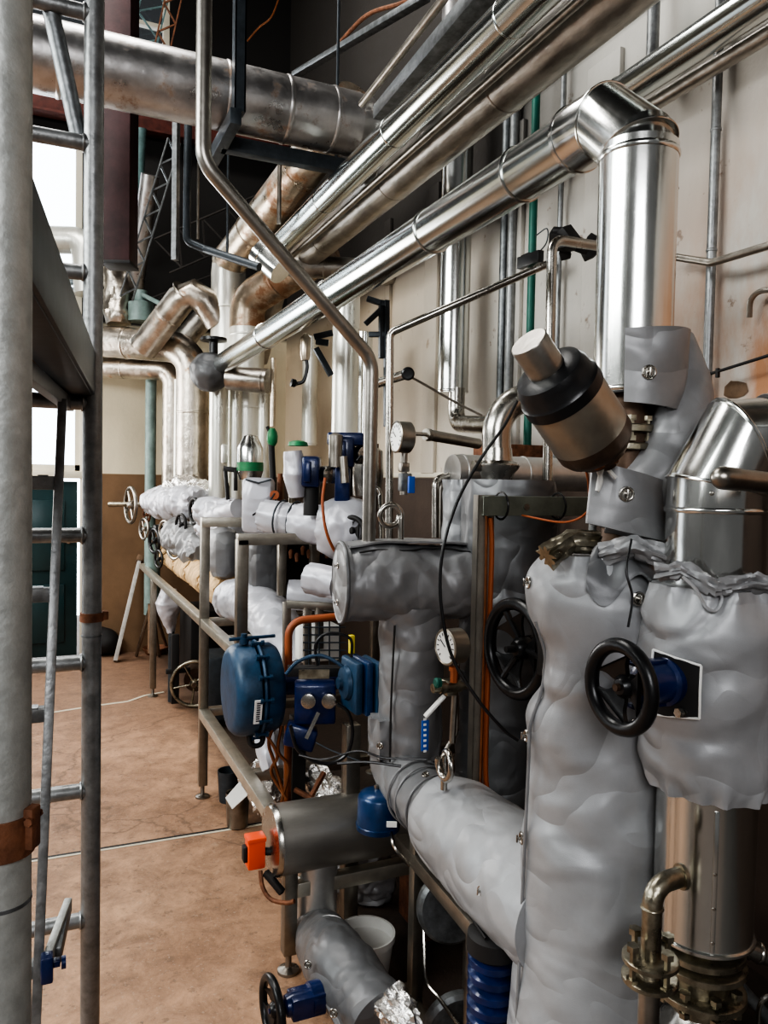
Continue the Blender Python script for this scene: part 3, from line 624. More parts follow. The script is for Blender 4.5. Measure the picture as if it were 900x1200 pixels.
# ================================================================== WALL VERTICALS
def wallv(name, label, cat, px, y0, y1, X, r, m, **k):
    p = AX(px, (y0 + y1) / 2, X); return pipe(name, label, cat, [V((X, p.y, zat(px, y0, p))), V((X, p.y, zat(px, y1, p)))], r, m, **k)
t = wallv('clad_downpipe', 'bright clad vertical pipe on the wall, ending in a stainless bend', 'pipe', 535, 10, 461, 1.9, .079, 'clad', bands=[(0, .35), (0, .995)], seg=48)
p = AX(535, 461, 1.9)
pipe('swept_bend', 'stainless swept bend below the bright clad downpipe', 'pipe', [V((1.9, p.y, zat(535, 455, p))), V((1.9, p.y, zat(540, 497, p))), D(585, 498, 3.3)], .042, 'ss', bend=.09, seg=28)
t = thing('roof_vent_cap', 'small pointed grey vent cap above the long pipes, near the top of the view', 'vent', AX(535, 35, 1.85))
b = NB(); lathe(b, AX(535, 45, 1.75), (0, 0, 1), [(0, .07), (.16, .07), (.19, .04), (.24, 0)], 24); obj('cap', b, 'clad_dust', t)
wallv('conduit', 'dark grey conduit on the wall left of the green pipe', 'conduit', 590, -20, 640, 2.05, .02, 'galvd'); wallv('conduit', 'grey conduit on the wall between the dark conduit and green pipe', 'conduit', 599, -20, 640, 2.06, .022, 'galv')
t = wallv('green_pipe', 'thin dark green vertical pipe behind the bronze valve', 'pipe', 622, 80, 640, 1.98, .018, 'green')
wallv('conduit', 'slim grey conduit on the wall right of the green pipe', 'conduit', 655, -20, 640, 2.06, .012, 'galv')
wallv('conduit', 'pale conduit on the wall beside the downturned clad pipe', 'conduit', 700, 150, 700, 2.03, .016, 'galv')
wallv('wall_drop_pipe', 'grey pipe high on the wall above the elbow', 'pipe', 766, -60, 90, 2.0, .022, 'galv'); wallv('wall_drop_pipe', 'grey vertical conduit with clips on the rust-stained wall', 'pipe', 834, -60, 640, 2.06, .016, 'galv', bands=[(0, .3), (0, .5)])
pipe('wall_tube', 'thin stainless tube kinked along the rust-stained wall', 'pipe', [AX(770, 298, 1.98), AX(834, 308, 1.98), AX(960, 270, 1.98)], .0125, 'ssd', bend=.03)
b = NB(); tube(b, [AX(826, 440, 2.0), AX(960, 398, 2.0)], .005); box(b, AX(841, 437, 2.0), (.01, .01, .03)); single('wall_rod', b, 'blackm', 'thin black rod running along the rust-stained wall', 'rod')
b = NB(); p = AX(862, 457, XW - .003); lathe(b, p, (-1, 0, 0), [(0, .05), (.003, .045), (.003, 0)], 9)
for v in b.verts: v.co.z = p.z + (v.co.z - p.z) * .55 + noise.noise(v.co * 30) * .02
single('chipped_patch', b, 'woodd', 'dark chipped plaster patch on the rust-stained wall', 'patch')
cord('wall_hook', [AX(878, 372, 2.06), AX(880, 352, 2.05), AX(892, 341, 2.05), AX(915, 340, 2.05)], .009, 'ssd', label='faint curved grey hook mark high on the rust-stained wall', cat='hook')
# black lever on green pipe
t = thing('lever_valve', 'small black lever clamp on the thin green vertical pipe', 'valve', AX(621, 305, 1.93)); b = NB(); beam(b, AX(609, 309, 1.92), AX(634, 300, 1.92), .03, .05, V((0, 0, 1))); obj('lever', b, 'black', t); b = NB(); box(b, AX(621, 305, 1.96), (.06, .06, .05), None, .004); obj('body', b, 'black', t)
cord('wire_loop', [AX(627, 300, 1.95), AX(640, 285, 1.95), AX(641, 268, 1.95), AX(628, 276, 1.95)], .003, 'strut', label='thin wire loop above the small black lever clamp', cat='wire')
b = NB(); ee = D(690, 283, 2.9)
for k in range(14):
    p = ee + V((random.uniform(-.14, .05), random.uniform(-.03, .03), random.uniform(-.06, .03))); box(b, p, (random.uniform(.02, .06),) * 3, Matrix.Rotation(random.random() * 3, 3, V((random.random(), random.random(), 1)).normalized()), .004)
single('loose_tape_bundle', b, 'blackm', 'ragged black tape bundle behind the bend of the stainless riser tube', 'bundle')
# stainless riser tubes
pipe('riser_tube', 'stainless tube sloping up to the right and turning down beside the gauge', 'pipe', [D(456, 632, 2.65), D(457, 390, 2.65), D(645, 308, 2.62)], .0135, 'ss', bend=.03, seg=16)
pipe('riser_tube', 'stainless tube rising beside the bronze valve and hooking right', 'pipe', [V((*D(645, 450, 2.5).xy, D(645, 640, 2.5).z)), D(647, 280, 2.5), D(700, 288, 2.6)], .0165, 'ss', bend=.05, seg=20)
wallv('clad_downpipe', 'narrow clad vertical pipe ending above the left blue actuator', 'pipe', 363, 395, 522, 1.75, .055, 'pale', bands=[(0, .98)])
wallv('clad_downpipe', 'tall greenish-white clad pipe behind the blue actuators', 'pipe', 405, 340, 520, 1.55, .075, 'pale', bands=[(0, .25)], seg=40)
wallv('clad_downpipe', 'slim clad pipe between the tall greenish-white pipe and the slanted tube', 'pipe', 426, 390, 520, 1.75, .05, 'clad')
wallv('copper_riser', 'thin brown vertical pipe above the small green valve', 'pipe', 320, 420, 500, 1.4, .018, 'clad_rust')
for i, (px, w, y0, y1) in enumerate(((256, .065, 420, 605), (276, .045, 430, 600), (293, .032, 450, 575), (308, .05, 440, 590))):
    vtube('pale_standpipe', ['pale vertical standpipe below the rusty elbows, leftmost of four', 'pale vertical standpipe second from left of four', 'greenish vertical standpipe right of the pale pair', 'pale vertical standpipe at the right of the four'][i], 'pipe', px, y0, y1, 5.46 + .05 * i, w, 'pale' if i != 2 else 'teal', group='pale standpipes under the rusty elbows')
# black clamps / brackets around 440-460
t = thing('pipe_bracket', 'black steel bracket frame behind the riser tube near the slanted tube', 'bracket', D(448, 440, 3.3))
for a, c in (((453, 352), (453, 440)), ((430, 350), (455, 358)), ((428, 380), (447, 362)), ((432, 392), (452, 392)), ((447, 352), (447, 420)), ((453, 430), (453, 500))):
    b = NB(); beam(b, D(*a, 3.3), D(*c, 3.3), .022, .022, V((0, 1, 0))); obj('bar', b, 'strut', t)
t = thing('pipe_bracket', 'black angled bracket beside the narrow clad pipe', 'bracket', D(370, 410, 3.9))
for a, c in (((368, 395), (390, 390)), ((370, 408), (388, 440)), ((370, 400), (385, 402))):
    b = NB(); beam(b, D(*a, 3.9), D(*c, 3.9), .03, .02, V((0, 1, 0))); obj('bar', b, 'strut', t)
t = thing('hanging_plug', 'black lead with plug hanging in a hook shape before the wall', 'cable', D(348, 450, 3.8))
b = NB(); sweep(b, catmull([D(359, 395, 3.8), D(358, 415, 3.8), D(360, 430, 3.8), D(356, 446, 3.8), D(347, 450, 3.8)]), .009, 8); obj('lead', b, 'black', t)
b = NB(); lathe(b, D(348, 450, 3.8), (-1, 0, .2), [(0, .01), (.01, .02), (.03, .02), (.035, 0)], 12); obj('plug', b, 'black', t)
b = NB(); lathe(b, D(358, 408, 3.8), (0, 0, 1), [(-.06, .02), (-.03, .026), (.05, .026), (.07, .01)], 14); obj('tag', b, 'clad_rust', t)
# nozzle ball end
t = thing('pipe_nozzle', 'small stainless pipe arm with black open end beside the gauge', 'pipe', D(478, 438, 3.1)); b = NB(); tube(b, [D(440, 450, 3.3), D(478, 438, 3.1)], .02); obj('arm', b, 'ss', t)
b = NB(); lathe(b, D(478, 438, 3.08), -ray(478, 438).normalized(), [(-.02, .024), (.0, .027), (.005, .02), (.004, 0)], 20); obj('open_end', b, 'black', t)
cord('capillary', [D(478, 440, 3.1), D(500, 452, 3.1), D(535, 472, 3.1), D(565, 487, 3.1)], .005, 'ssd', label='thin capillary tube sagging from the black open pipe end to the bend', cat='tube')
b = NB(); lathe(b, AX(501, 408, XW - .002), (-1, 0, 0), [(0, .018), (.006, .018), (.006, .008), (.02, .008), (.02, 0)], 12); single('wall_stud', b, 'ssd', 'small round steel stud on the pale wall', 'stud')

# pressure gauge top
def gauge(name, label, c, n, R, depth, parts=None, cat='gauge', back='ssd'):
    n = V(n).normalized(); t = thing(name, label, cat, c)
    b = NB(); lathe(b, V(c) - n * depth, n, [(0, 0), (0, R * .9), (depth * .1, R), (depth, R), (depth + .006, R * 1.04), (depth + .009, R * .95), (depth + .004, R * .9), (depth + .004, 0)], 36); obj('case', b, back, t)
    b = NB(); lathe(b, V(c) + n * .0045, n, [(0, R * .9), (.0012, R * .9), (.0012, 0)], 32); dl = obj('dial', b, 'label', t)
    b = NB(); R3 = axes_rot(n)
    for k in range(13):
        a = math.radians(-135 + 270 * k / 12); dv = R3 @ V((math.cos(a), math.sin(a), 0)); beam(b, V(c) + n * .0065 + dv * R * .62, V(c) + n * .0065 + dv * R * .8, R * .05, .001, n, 0)
    beam(b, V(c) + n * .007, V(c) + n * .007 + (R3 @ V((.6, .8, 0))) * R * .6, R * .06, .001, n, 0); obj('needle', b, 'ink', dl)
    return t
gc = D(466, 512, 2.55); t = gauge('pressure_gauge', 'round pressure gauge with steel case above the siphon tube', gc, (-1, .02, .0), .052, .045)
b = NB(); tube(b, [gc + V((.03, .01, -.04)), V((gc.x + .03, gc.y + .01, D(466, 580, 2.55).z))], .012); box(b, gc + V((.03, .01, -.10)), (.03, .03, .03), None, .003); obj('stem', b, 'ssd', t)
b = NB(); box(b, gc + V((.035, .01, -.15)), (.04, .03, .06), None, .004); obj('block_valve', b, 'galvd', t)
b = NB(); box(b, D(482, 568, 2.52), (.022, .012, .055), None, .002); single('blue_tag', b, 'blueink', 'small blue tag hanging beside the gauge siphon', 'tag')
def pigtail(name, label, base, R, r, h, toward=V((-1, 0, 0)), m='ss'):
    base = V(base); pts = [base]
    c = base + V((0, 0, h)) ; side = V(toward).normalized(); up = V((0, 0, 1)); dep = side.cross(up)
    for k in range(34):
        a = -.3 + k / 33 * (2 * math.pi + .6); pts.append(c + side * R * (1 - math.cos(a)) * .999 + up * R * math.sin(a) + dep * .018 * k / 33)
    b = NB(); sweep(b, catmull(pts, 2), r, 12); return single(name, b, m, label, 'tube')
pigtail('siphon_tube', 'stainless pigtail siphon standing on the horizontal grey jacket', D(470, 632, 2.28), .032, .0085, .07, (-1, .1, 0))
pigtail('siphon_tube', 'stainless pigtail siphon standing on the lower grey curved jacket', D(520, 925, 1.98), .033, .009, .075, (-.1, -1, 0))
pipe('sensing_arm', 'stainless horizontal pipe arm behind the gauge pointing at the bend', 'pipe', [D(499, 509, 2.7), D(560, 520, 2.95)], .02, 'ssd', bands=[(0, .05)], ends=True)
b = NB(); tube(b, [D(480, 508, 2.62), D(500, 509, 2.7)], .007); single('gauge_stub', b, 'ss', 'thin steel stub joining the upper gauge to the pipe arm', 'tube')

# ================================================================== RIGHT-HAND NEAR GROUP
BX, BY = 1.035, 1.24   # big vertical jacket
pj = V((BX, BY, 0)); zt = zat(700, 648, pj)
LEFT = V((-BY, BX, 0)).normalized() ; TOC = V((-BX, -BY, 0)).normalized()
def bigr(s, p):
    dl = (V((p.x - BX, p.y - BY, 0)).normalized()).dot(LEFT)
    r = .168 - .030 * s 
    z = s * zt
    r -= .034 * max(0, dl) ** 2 * math.exp(-((z - 1.19) / .075) ** 4)
    r += .012 * max(0, dl) ** 2 * math.exp(-((z - 1.36) / .07) ** 2)
    return r
t = thing('insulation_jacket', 'tall grey fabric insulation jacket around the vertical vessel in the foreground', 'jacket', (BX, BY, 0))
b = NB(); jmesh(b, [(BX, BY, .0), (BX, BY, zt)], bigr, 150, .009, 5.0, gather=(0, 1), ga=.22, ripple=9, seed=3, step=.009); obj('jacket_body', b, 'jack', t)
for px, y in ((628, 686), (611, 873), (604, 1000), (598, 1095)):
    ang = None
    z_ = D(px, y, 1.5).z; dirv = (LEFT * .93 + TOC * .37).normalized(); toggle(t, V((BX, BY, z_)) + dirv * bigr(z_ / zt, V((BX, BY, z_)) + dirv), dirv)
for px, y in ((762, 706), (763, 860)):
    p0 = D(px, y, 1.36); dirv = V((p0.x - BX, p0.y - BY, 0)).normalized(); toggle(t, V((BX, BY, p0.z)) + dirv * .158, dirv)
b = NB(); de = (LEFT * .86 + TOC * .5).normalized(); sweep(b, catmull([V((BX, BY, z_)) + de * (bigr(z_ / zt, V((BX, BY, z_)) + de) + .003) for z_ in [k * .07 + .02 for k in range(19)]]), .0035, 8); obj('overlap_edge', b, 'jackm', t)
b = NB(); # overlapping collar flap at the top
def arcsheet(bm, cx, cy, R, a0, a1, zf0, zf1, n=26, nz=12, th=.006, amp=.006, sc=13, rfun=None):
    g = []
    for s in (0, 1):
        G = []
        for i in range(n + 1):
            u = i / n; a = a0 + (a1 - a0) * u; row = []
            for j in range(nz + 1):
                w = j / nz; z = zf0(u) * (1 - w) + zf1(u) * w; R_ = (rfun(u, w) if rfun else R)
                q = V((cx + math.cos(a) * R_, cy + math.sin(a) * R_, z)); R_ += amp * noise.noise(q * sc) + (th if s else 0)
                row.append(bm.verts.new((cx + math.cos(a) * R_, cy + math.sin(a) * R_, z)))
            G.append(row)
        g.append(G)
    for s in (0, 1):
        for i in range(n):
            for j in range(nz):
                f = [g[s][i][j], g[s][i + 1][j], g[s][i + 1][j + 1], g[s][i][j + 1]]; bm.faces.new(f if s else f[::-1])
    for i in range(n):
        for j in (0, nz): bm.faces.new((g[0][i][j], g[0][i + 1][j], g[1][i + 1][j], g[1][i][j]))
    for j in range(nz):
        for i in (0, n): bm.faces.new((g[0][i][j], g[0][i][j + 1], g[1][i][j + 1], g[1][i][j]))
A = lambda px, py, d, cx=BX, cy=BY: math.atan2(D(px, py, d).y - cy, D(px, py, d).x - cx)
arcsheet(b, BX, BY, .15, math.radians(-140), math.radians(-70), lambda u: zt - .055 - .03 * math.sin(u * 9.1), lambda u: zt + .015 + .01 * math.sin(u * 19), rfun=lambda u, w: .150 - .055 * w * w); obj('collar_flap', b, 'jackd', t)
cord('drawstring', [D(740, 632, 1.36), D(734, 668, 1.335), D(741, 700, 1.33), D(736, 735, 1.325)], .0022, 'black', t)
b = NB(); jmesh(b, [D(640, 652, 1.47), D(668, 634, 1.5), D(702, 636, 1.5)], .022, 30, .004, 20, step=.006); obj('rolled_lining', b, 'brass', t)
b = NB(); jmesh(b, [D(705, 650, 1.45), D(745, 640, 1.42), D(785, 655, 1.4)], .02, 30, .006, 22, step=.006, ripple=5); obj('bunched_hem', b, 'jackm', t)
# valve body inside (under the clad pipe)
vz0, vz1 = zt - .05, zb - .01
t = thing('control_valve', 'bronze-coloured control valve with tilted actuator under the cut end of the clad pipe', 'valve', (XL - .02, VY, vz0))
b = NB(); lathe(b, (XL - .01, VY, vz0), (0, 0, 1), [(0, .045), (.10, .045), (.11, .058), (.15, .06), (.16, .05), (.2, .05), (.28, .05), (vz1 - vz0 + .02, .048)], 32); obj('valve_body', b, 'bronzed', t)
fz = zat(725, 513, vpx)
flange(t, (XL - .02, VY, fz + .016), (0, 0, 1), .064, .016, 'brass', 8, .05, .006); flange(t, (XL - .02, VY, fz - .02), (0, 0, 1), .062, .014, 'brass')
a0, a1 = D(619, 400, 1.27), D(716, 546, 1.41); ax = (a1 - a0).normalized(); L_ = (a1 - a0).length
b = NB(); lathe(b, a0, ax, [(0, .012), (0, .031), (.003, .033), (.085, .033)], 36); obj('end_cap', b, 'tubem', t)
b = NB(); lathe(b, a0 + ax * .06, ax, [(0, .045), (.006, .060), (.018, .066), (.036, .068), (.042, .073), (.062, .0735), (.064, .068)], 44); obj('black_ring', b, 'black', t)
b = NB(); lathe(b, a0 + ax * .108, ax, [(0, .069), (.012, .071), (.100, .072), (.104, .0715)], 48); obj('actuator_drum', b, 'bronze', t)
b = NB(); lathe(b, a0 + ax * .204, ax, [(0, .0715), (.03, .0715), (.042, .066), (.054, .05), (.062, .03), (.062, 0)], 48); obj('drum_base', b, 'bronzed', t)  # underside mirrors the dark; that tone is put in as darker bronze
b = NB(); lathe(b, a0 + ax * .245, ax, [(0, .055), (.02, .05), (.026, .02), (.05, .018), (.06, 0)], 28); obj('yoke', b, 'bronzed', t)
b = NB(); R3 = axes_rot(ax)
for k in range(4): a = k * 1.57 + .4; p = a0 + ax * .262 + R3 @ V((math.cos(a), math.sin(a), 0)) * .035; lathe(b, p, ax, [(0, .007), (.012, .007), (.012, 0)], 6)
tube(b, [D(702, 545, 1.36), D(690, 520, 1.33)], .013); obj('yoke_bolts', b, 'copper', t)
# open jacket around valve (right side)
t = thing('insulation_jacket', 'unfastened grey jacket hanging open round the control valve below the clad pipe', 'jacket', (XL + .03, VY, 1.42))
def ell(bm, pts, rs, seg=64, amp=.007, sc=11, seed=0, step=.006, sy=1.):
    path = resample(catmull(pts, 10), step); n = len(rs) - 1
    def rf(s, ph, p):
        f = s * n; i = min(n - 1, int(f)); u = f - i; r = rs[i] * (1 - u) + rs[i + 1] * u; q = p * sc + V((seed, 0, 0))
        return r + amp * (noise.noise(q) + .6 * (abs(noise.noise(q * 2)) - .3))
    sweep(bm, path, rf, seg, True, sy)
b = NB(); ell(b, [D(786, 402, 1.64), D(795, 450, 1.6), D(796, 500, 1.56), D(778, 555, 1.54), D(758, 600, 1.53), D(748, 632, 1.52)], [.048, .062, .066, .062, .078, .07], amp=.007, seed=2); obj('jacket_body', b, 'jackm', t)
b = NB(); arcsheet(b, XL, VY, .09, A(728, 430, 1.45, XL, VY) - .0, A(800, 430, 1.60, XL, VY) + .25, lambda u: zat(735, 476, vpx) - .025 * u, lambda u: zat(735, 396, vpx) + .012 * u, rfun=lambda u, w: .088 + .012 * u + .01 * w); obj('upper_flap', b, 'jackm', t)
p0 = D(763, 435, 1.46); dv = V((p0.x - XL, p0.y - VY, 0)).normalized(); toggle(t, V((XL, VY, p0.z)) + dv * .1, dv, R=.012)
b = NB(); quad_sheet(b, [D(694, 540, 1.44), D(778, 562, 1.46), D(786, 636, 1.45), D(688, 613, 1.43)], 20, .008, .022, -_F0 * 1.0 + V((0, 0, 0)), .010, 11); obj('lower_flap', b, 'jackm', t)
toggle(t, D(734, 579, 1.415), -_F0, R=.012)
b = NB(); quad_sheet(b, [D(784, 388, 1.55), D(800, 392, 1.6), D(822, 436, 1.62), D(815, 440, 1.56)], 8, .006, 0, V((0, 0, 0)), .005); obj('top_edge', b, 'jackd', t)
cord('drawstring', [D(790, 392, 1.50), D(778, 408, 1.495), D(782, 440, 1.49), D(780, 478, 1.49)], .0022, 'black', t)
b = NB(); sweep(b, catmull([D(694, 538, 1.40), D(704, 560, 1.40), D(700, 575, 1.40), D(707, 548, 1.40), D(722, 560, 1.40)]), .004, 8); obj('torn_foam_edge', b, 'white', t)
cord('orange_wire', [D(693, 520, 1.42), D(686, 540, 1.44), D(690, 570, 1.5), D(688, 600, 1.7), D(660, 612, 1.9), D(612, 604, 2.06)], .0028, 'orange', label='thin orange wire looping from the control valve to the grey channel beam', cat='wire')

# clad pipe on the right + elbow
RX, RY = 1.10, 1.015; pr = V((RX, RY, 0))
t = thing('clad_riser', 'bright clad riser pipe with mitred elbow at the right edge', 'pipe', (RX, RY, zat(840, 1095, pr)))
zr0 = zat(840, 1096, pr); zr1 = zat(850, 598, pr); zr2 = zat(862, 519, pr); zj1 = zat(850, 571, pr)
b = NB(); tube(b, [(RX, RY, zr0), (RX, RY, zr1)], .0855, seg=64); obj('vertical_run', b, 'clad', t)
b = NB(); sweep(b, [V((RX, RY, zr1 - .002)), V((RX, RY, zj1)), V((RX, RY, zr2)) + _R0 * .034, V((RX, RY, zr2)) + _R0 * .12], .087, 64); obj('elbow', b, 'clad', t, sharp=18)
b = NB(); tube(b, [V((RX, RY, zr2)) + _R0 * .118, V((RX, RY, zr2)) + _R0 * .95], .085, seg=64); obj('horizontal_run', b, 'clad', t)
band(t, (RX, RY, zr1), (0, 0, 1), .0865, 'clad', .010, .003); band(t, V((RX, RY, zr2)) + _R0 * .078, _R0, .086, 'clad', .008, .003); band(t, (RX, RY, zr0 + .006), (0, 0, 1), .0855, 'clad', .008, .005)
band(t, V((RX, RY, zr2)) + _R0 * .034, (_R0 + V((0, 0, .5))).normalized(), .0875, 'clad', .006, .002); band(t, (RX, RY, zj1), (_R0 * .22 + V((0, 0, 1))).normalized(), .0875, 'clad', .006, .002)
for z in (zr0 + .03, zr0 + .09, zr0 + .15): rivet(t, (RX - .049, RY - .070, z), (-.57, -.82, 0))
for dz in (.02, .05): rivet(t, (RX - .068, RY - .052, zr1 + dz + .01), (-.8, -.6, 0))
b = NB(); box(b, (RX - .049, RY - .070, (zr0 + 1.0) / 2), (.008, .004, 1.0 - zr0), axes_rot((0, 0, 1), (.82, -.57, 0)), .001); obj('lock_seam', b, 'clad', t)
# jacket on it
jz0, jz1 = zat(840, 922, pr), zat(840, 684, pr)
t = thing('valve_jacket', 'bulky grey valve jacket with square cut-out on the right-hand clad riser', 'jacket', (RX, RY, jz0))
b = NB(); jmesh(b, [(RX, RY, jz0), (RX, RY, jz1)], lambda s: .124 + .004 * math.sin(s * 3.1), 110, .011, 6.5, gather=(1, 1), ga=.16, ripple=13, seed=5, step=.007); obj('jacket_body', b, 'jack', t)
cz = D(788, 800, 1.3).z; cang = A(788, 800, 1.29, RX, RY)
b = NB(); arcsheet(b, RX, RY, .1, cang - .30, cang + .32, lambda u: cz - .05 - .012 * (1 - u), lambda u: cz + .05 - .012 * u, 16, 4, .004, 0, rfun=lambda u, w: .134); obj('cut_out', b, 'blackm', t)
b = NB()
pts = []
for a, z in ((-.30, -.062), (-.30, .05), (.32, .038), (.32, -.05)):
    pts.append(V((RX + math.cos(cang + a) * .139, RY + math.sin(cang + a) * .139, cz + z)))
for p, q in zip(pts, pts[1:] + pts[:1]): tube(b, [p, p.lerp(q, .5) + (p.lerp(q, .5) - V((RX, RY, p.lerp(q, .5).z))).normalized() * .004, q], .0022, 0, 8)
obj('cut_out_edge', b, 'label', t)
for dz in (.03, .12): pass
b = NB(); jmesh(b, [D(770, 672, 1.33), D(800, 668, 1.3), D(840, 690, 1.27), D(880, 682, 1.27), D(930, 690, 1.27)], .014, 26, .006, 25, step=.005, ripple=4); obj('gathered_hem', b, 'jackm', t)
b = NB(); sweep(b, catmull([D(800, 676, 1.285), D(815, 690, 1.27), D(828, 712, 1.262), D(840, 715, 1.262), D(846, 700, 1.265), D(836, 690, 1.265)]), .003, 6); obj('hem_tie', b, 'jack', t)
# valve with wheel
wc = AX(727, 805, .87); wax = V((-1, -.04, 0))
t = thing('gate_valve', 'blue gate valve with black handwheel poking out of the square cut-out', 'valve', wc)
handwheel(t, wc, wax, .081, 'black', rim=.0125, spokes=3, wide=True, hub=.018, dish=.012)
b = NB(); lathe(b, wc, -wax, [(-.012, .006), (.03, .009), (.035, .016), (.05, .02), (.06, .03)], 24); obj('stem', b, 'bronzed', t)
b = NB(); lathe(b, wc - wax * .045, -wax, [(0, .024), (.006, .034), (.045, .036), (.05, .042), (.075, .042), (.08, .035)], 32)
for s in (-1, 1): box(b, wc - wax * .06 + V((0, 0, s * .036)), (.07, .02, .008), None, .002)
obj('bonnet', b, 'blued', t)
b = NB(); bolt(b, wc - wax * .105 + V((0, -.035, -.045)), (1, 0, 0), .02, .005); obj('bolt', b, 'ss', t)
# flanges under riser
t = thing('pipe_flange_set', 'tarnished bolted flange joint under the bright clad riser', 'flange', (RX, RY, zr0 - .12))
b = NB(); lathe(b, (RX, RY, zr0 - .14), (0, 0, 1), [(0, .05), (.16, .05)], 32); obj('neck', b, 'brass', t)
for dz in (.028, .052, .105): flange(t, (RX, RY, zr0 - dz), (0, 0, 1), .080 - (.004 if dz < .03 else 0), .014, 'brass', 8 if dz > .1 else 0, .045, .006)
b = NB(); lathe(b, (RX, RY, zr0 - .25), (0, 0, 1), [(-.25, .06), (-.03, .07), (.03, .074), (.08, .068), (.115, .045), (.12, .03)], 40); t = single('pipe_reducer', b, 'ss', 'polished domed steel fitting below the tarnished flange joint', 'fitting')
# small side elbow
fp = D(762, 1130, 1.20)
t = thing('drain_elbow', 'small tarnished elbow pipe with bolted flange beside the clad riser', 'pipe', fp)
el = D(799, 1027, 1.225); b = NB(); tube(b, [V((fp.x, fp.y, fp.z + .005)), V((fp.x, fp.y, el.z)), el], .0155, .05, 24); obj('elbow', b, 'brass', t)
b = NB(); ring(b, V((fp.x, fp.y, D(762, 1062, 1.2).z)), (0, 0, 1), .0155, .0025, 24, 8); obj('weld', b, 'brass', t)
flange(t, fp + V((0, 0, .008)), (0, 0, 1), .043, .010, 'brass', 4, .062, .006); flange(t, fp - V((0, 0, .022)), (0, 0, 1), .043, .010, 'brass')
b = NB(); tube(b, [fp - V((0, 0, .01)), fp - V((0, 0, .5))], .0165, 0, 24); obj('lower_pipe', b, 'ssd', t)
b = NB(); lathe(b, el - V((.004, 0, 0)), (1, -.2, 0), [(0, .02), (.006, .02)], 24); obj('entry_ring', b, 'brass', t)
# capped rail at right
t = thing('capped_tube', 'short bronze-grey tube with rounded end poking in at the right edge', 'tube', D(850, 560, 1.05))
b = NB(); q0, q1 = D(846, 560, 1.08), D(960, 572, 1.16); axx = (q1 - q0).normalized(); lathe(b, q0, axx, [(-.016, 0), (-.013, .009), (-.006, .0145), (0, .0165), (.03, .0165), (.03, .0155), ((q1 - q0).length, .0155)], 28); obj('tube_body', b, 'ssd', t)
pipe('service_pipe', 'steel pipe joint at the bottom right behind the flanges', 'pipe', [D(872, 1110, 1.7), D(960, 1140, 1.7)], .022, 'ss', bands=[(0, .2)])
cord('loop_hose', [D(888, 1200, 1.5), D(890, 1180, 1.5), D(900, 1168, 1.5), D(925, 1172, 1.5)], .005, 'ss', label='thin steel hose curling in at the bottom right corner', cat='hose')
pipe('service_pipe', 'slim dark pipe slanting behind the polished domed fitting', 'pipe', [D(862, 1150, 1.6), D(920, 1215, 1.6)], .012, 'galvd')

# ================================================================== MIDDLE GROUP
# horizontal jacket C
CY = 2.1; c0 = AY(402, 684, CY); zC = c0.z; xC1 = 1.27
t = thing('insulation_jacket', 'fat horizontal grey jacket with flat stitched end behind the blue actuator', 'jacket', (1.0, CY, zC - .12))
b = NB(); AXC = V((1, -.17, 0)).normalized(); CL = V((c0.x, CY + .03, zC)); jmesh(b, [CL, CL + AXC * (xC1 - c0.x)], .118, 96, .008, 9, gather=(.0, 1), ga=.1, seed=8, step=.007); obj('jacket_body', b, 'jackm', t)
b = NB(); ring(b, CL + AXC * .004, AXC, .119, .006, 60, 8); obj('end_piping', b, 'jackd', t)
b = NB(); lathe(b, CL + AXC * .02, -AXC, [(0, .117), (.016, .116), (.024, .08), (.026, 0)], 48); obj('end_panel', b, 'jackm', t)
b = NB(); pts = []
for k in range(15):
    xx = c0.x + .03 + k * (.4 / 14); aa = math.radians(60 - abs(k - 7) * 1.2); pts.append(V((xx, CL.y - .17 * (xx - c0.x) - .122 * math.cos(aa), zC + .122 * math.sin(aa) + .004 * math.sin(k * .9))))
sweep(b, catmull(pts, 3), .003, 6); obj('seam_gap', b, 'blackm', t)
b = NB(); quad_sheet(b, [V((c0.x + .01, CY - .03, zC + .108)), V((xC1 - .04, CY - .10, zC + .108)), V((xC1 - .04, CY + .02, zC + .108)), V((c0.x + .01, CY + .09, zC + .108))], 12, .006, .014, V((0, 0, 1)), .006); obj('top_flap', b, 'jackm', t)
for zq in (.05, -.06): toggle(t, CL + V((-.004, 0, zq)), -AXC, R=.008)
# vertical lower jacket
pv = AY(480, 800, CY); zv0 = zat(480, 888, pv)
t = thing('insulation_jacket', 'upright grey jacket hanging below the fat horizontal jacket', 'jacket', (pv.x, CY, zv0))
b = NB(); jmesh(b, [(pv.x, CY, zv0), (pv.x, CY, zC - .07)], .1, 90, .007, 7, gather=(1, 0), ga=.06, seed=11, step=.007); obj('jacket_body', b, 'jackm', t)
b = NB(); sweep(b, catmull([V((pv.x - .085, CY - .066, zC - .12)), V((pv.x - .088, CY - .064, zC - .25)), V((pv.x - .090, CY - .062, zC - .38)), V((pv.x - .09, CY - .062, zv0 + .02))]), .003, 6); obj('seam_gap', b, 'blackm', t)
b = NB(); jmesh(b, [(pv.x - .085, CY - .0, zv0 + .02), (pv.x - .085, CY, zat(430, 835, pv))], .05, 40, .006, 12, step=.01, seed=4); obj('side_bulge', b, 'jackm', t)
b = NB(); tubeax = [V((pv.x + math.cos(a) * .104, CY + math.sin(a) * .104, zv0 + .012 + .004 * math.sin(3 * a))) for a in [math.radians(k) for k in range(150, 371, 12)]]; sweep(b, tubeax, .003, 6); obj('hem_cord', b, 'black', t)
toggle(t, (pv.x - .115, CY - .045, zat(430, 862, pv)), (-.6, -.8, 0), R=.009)
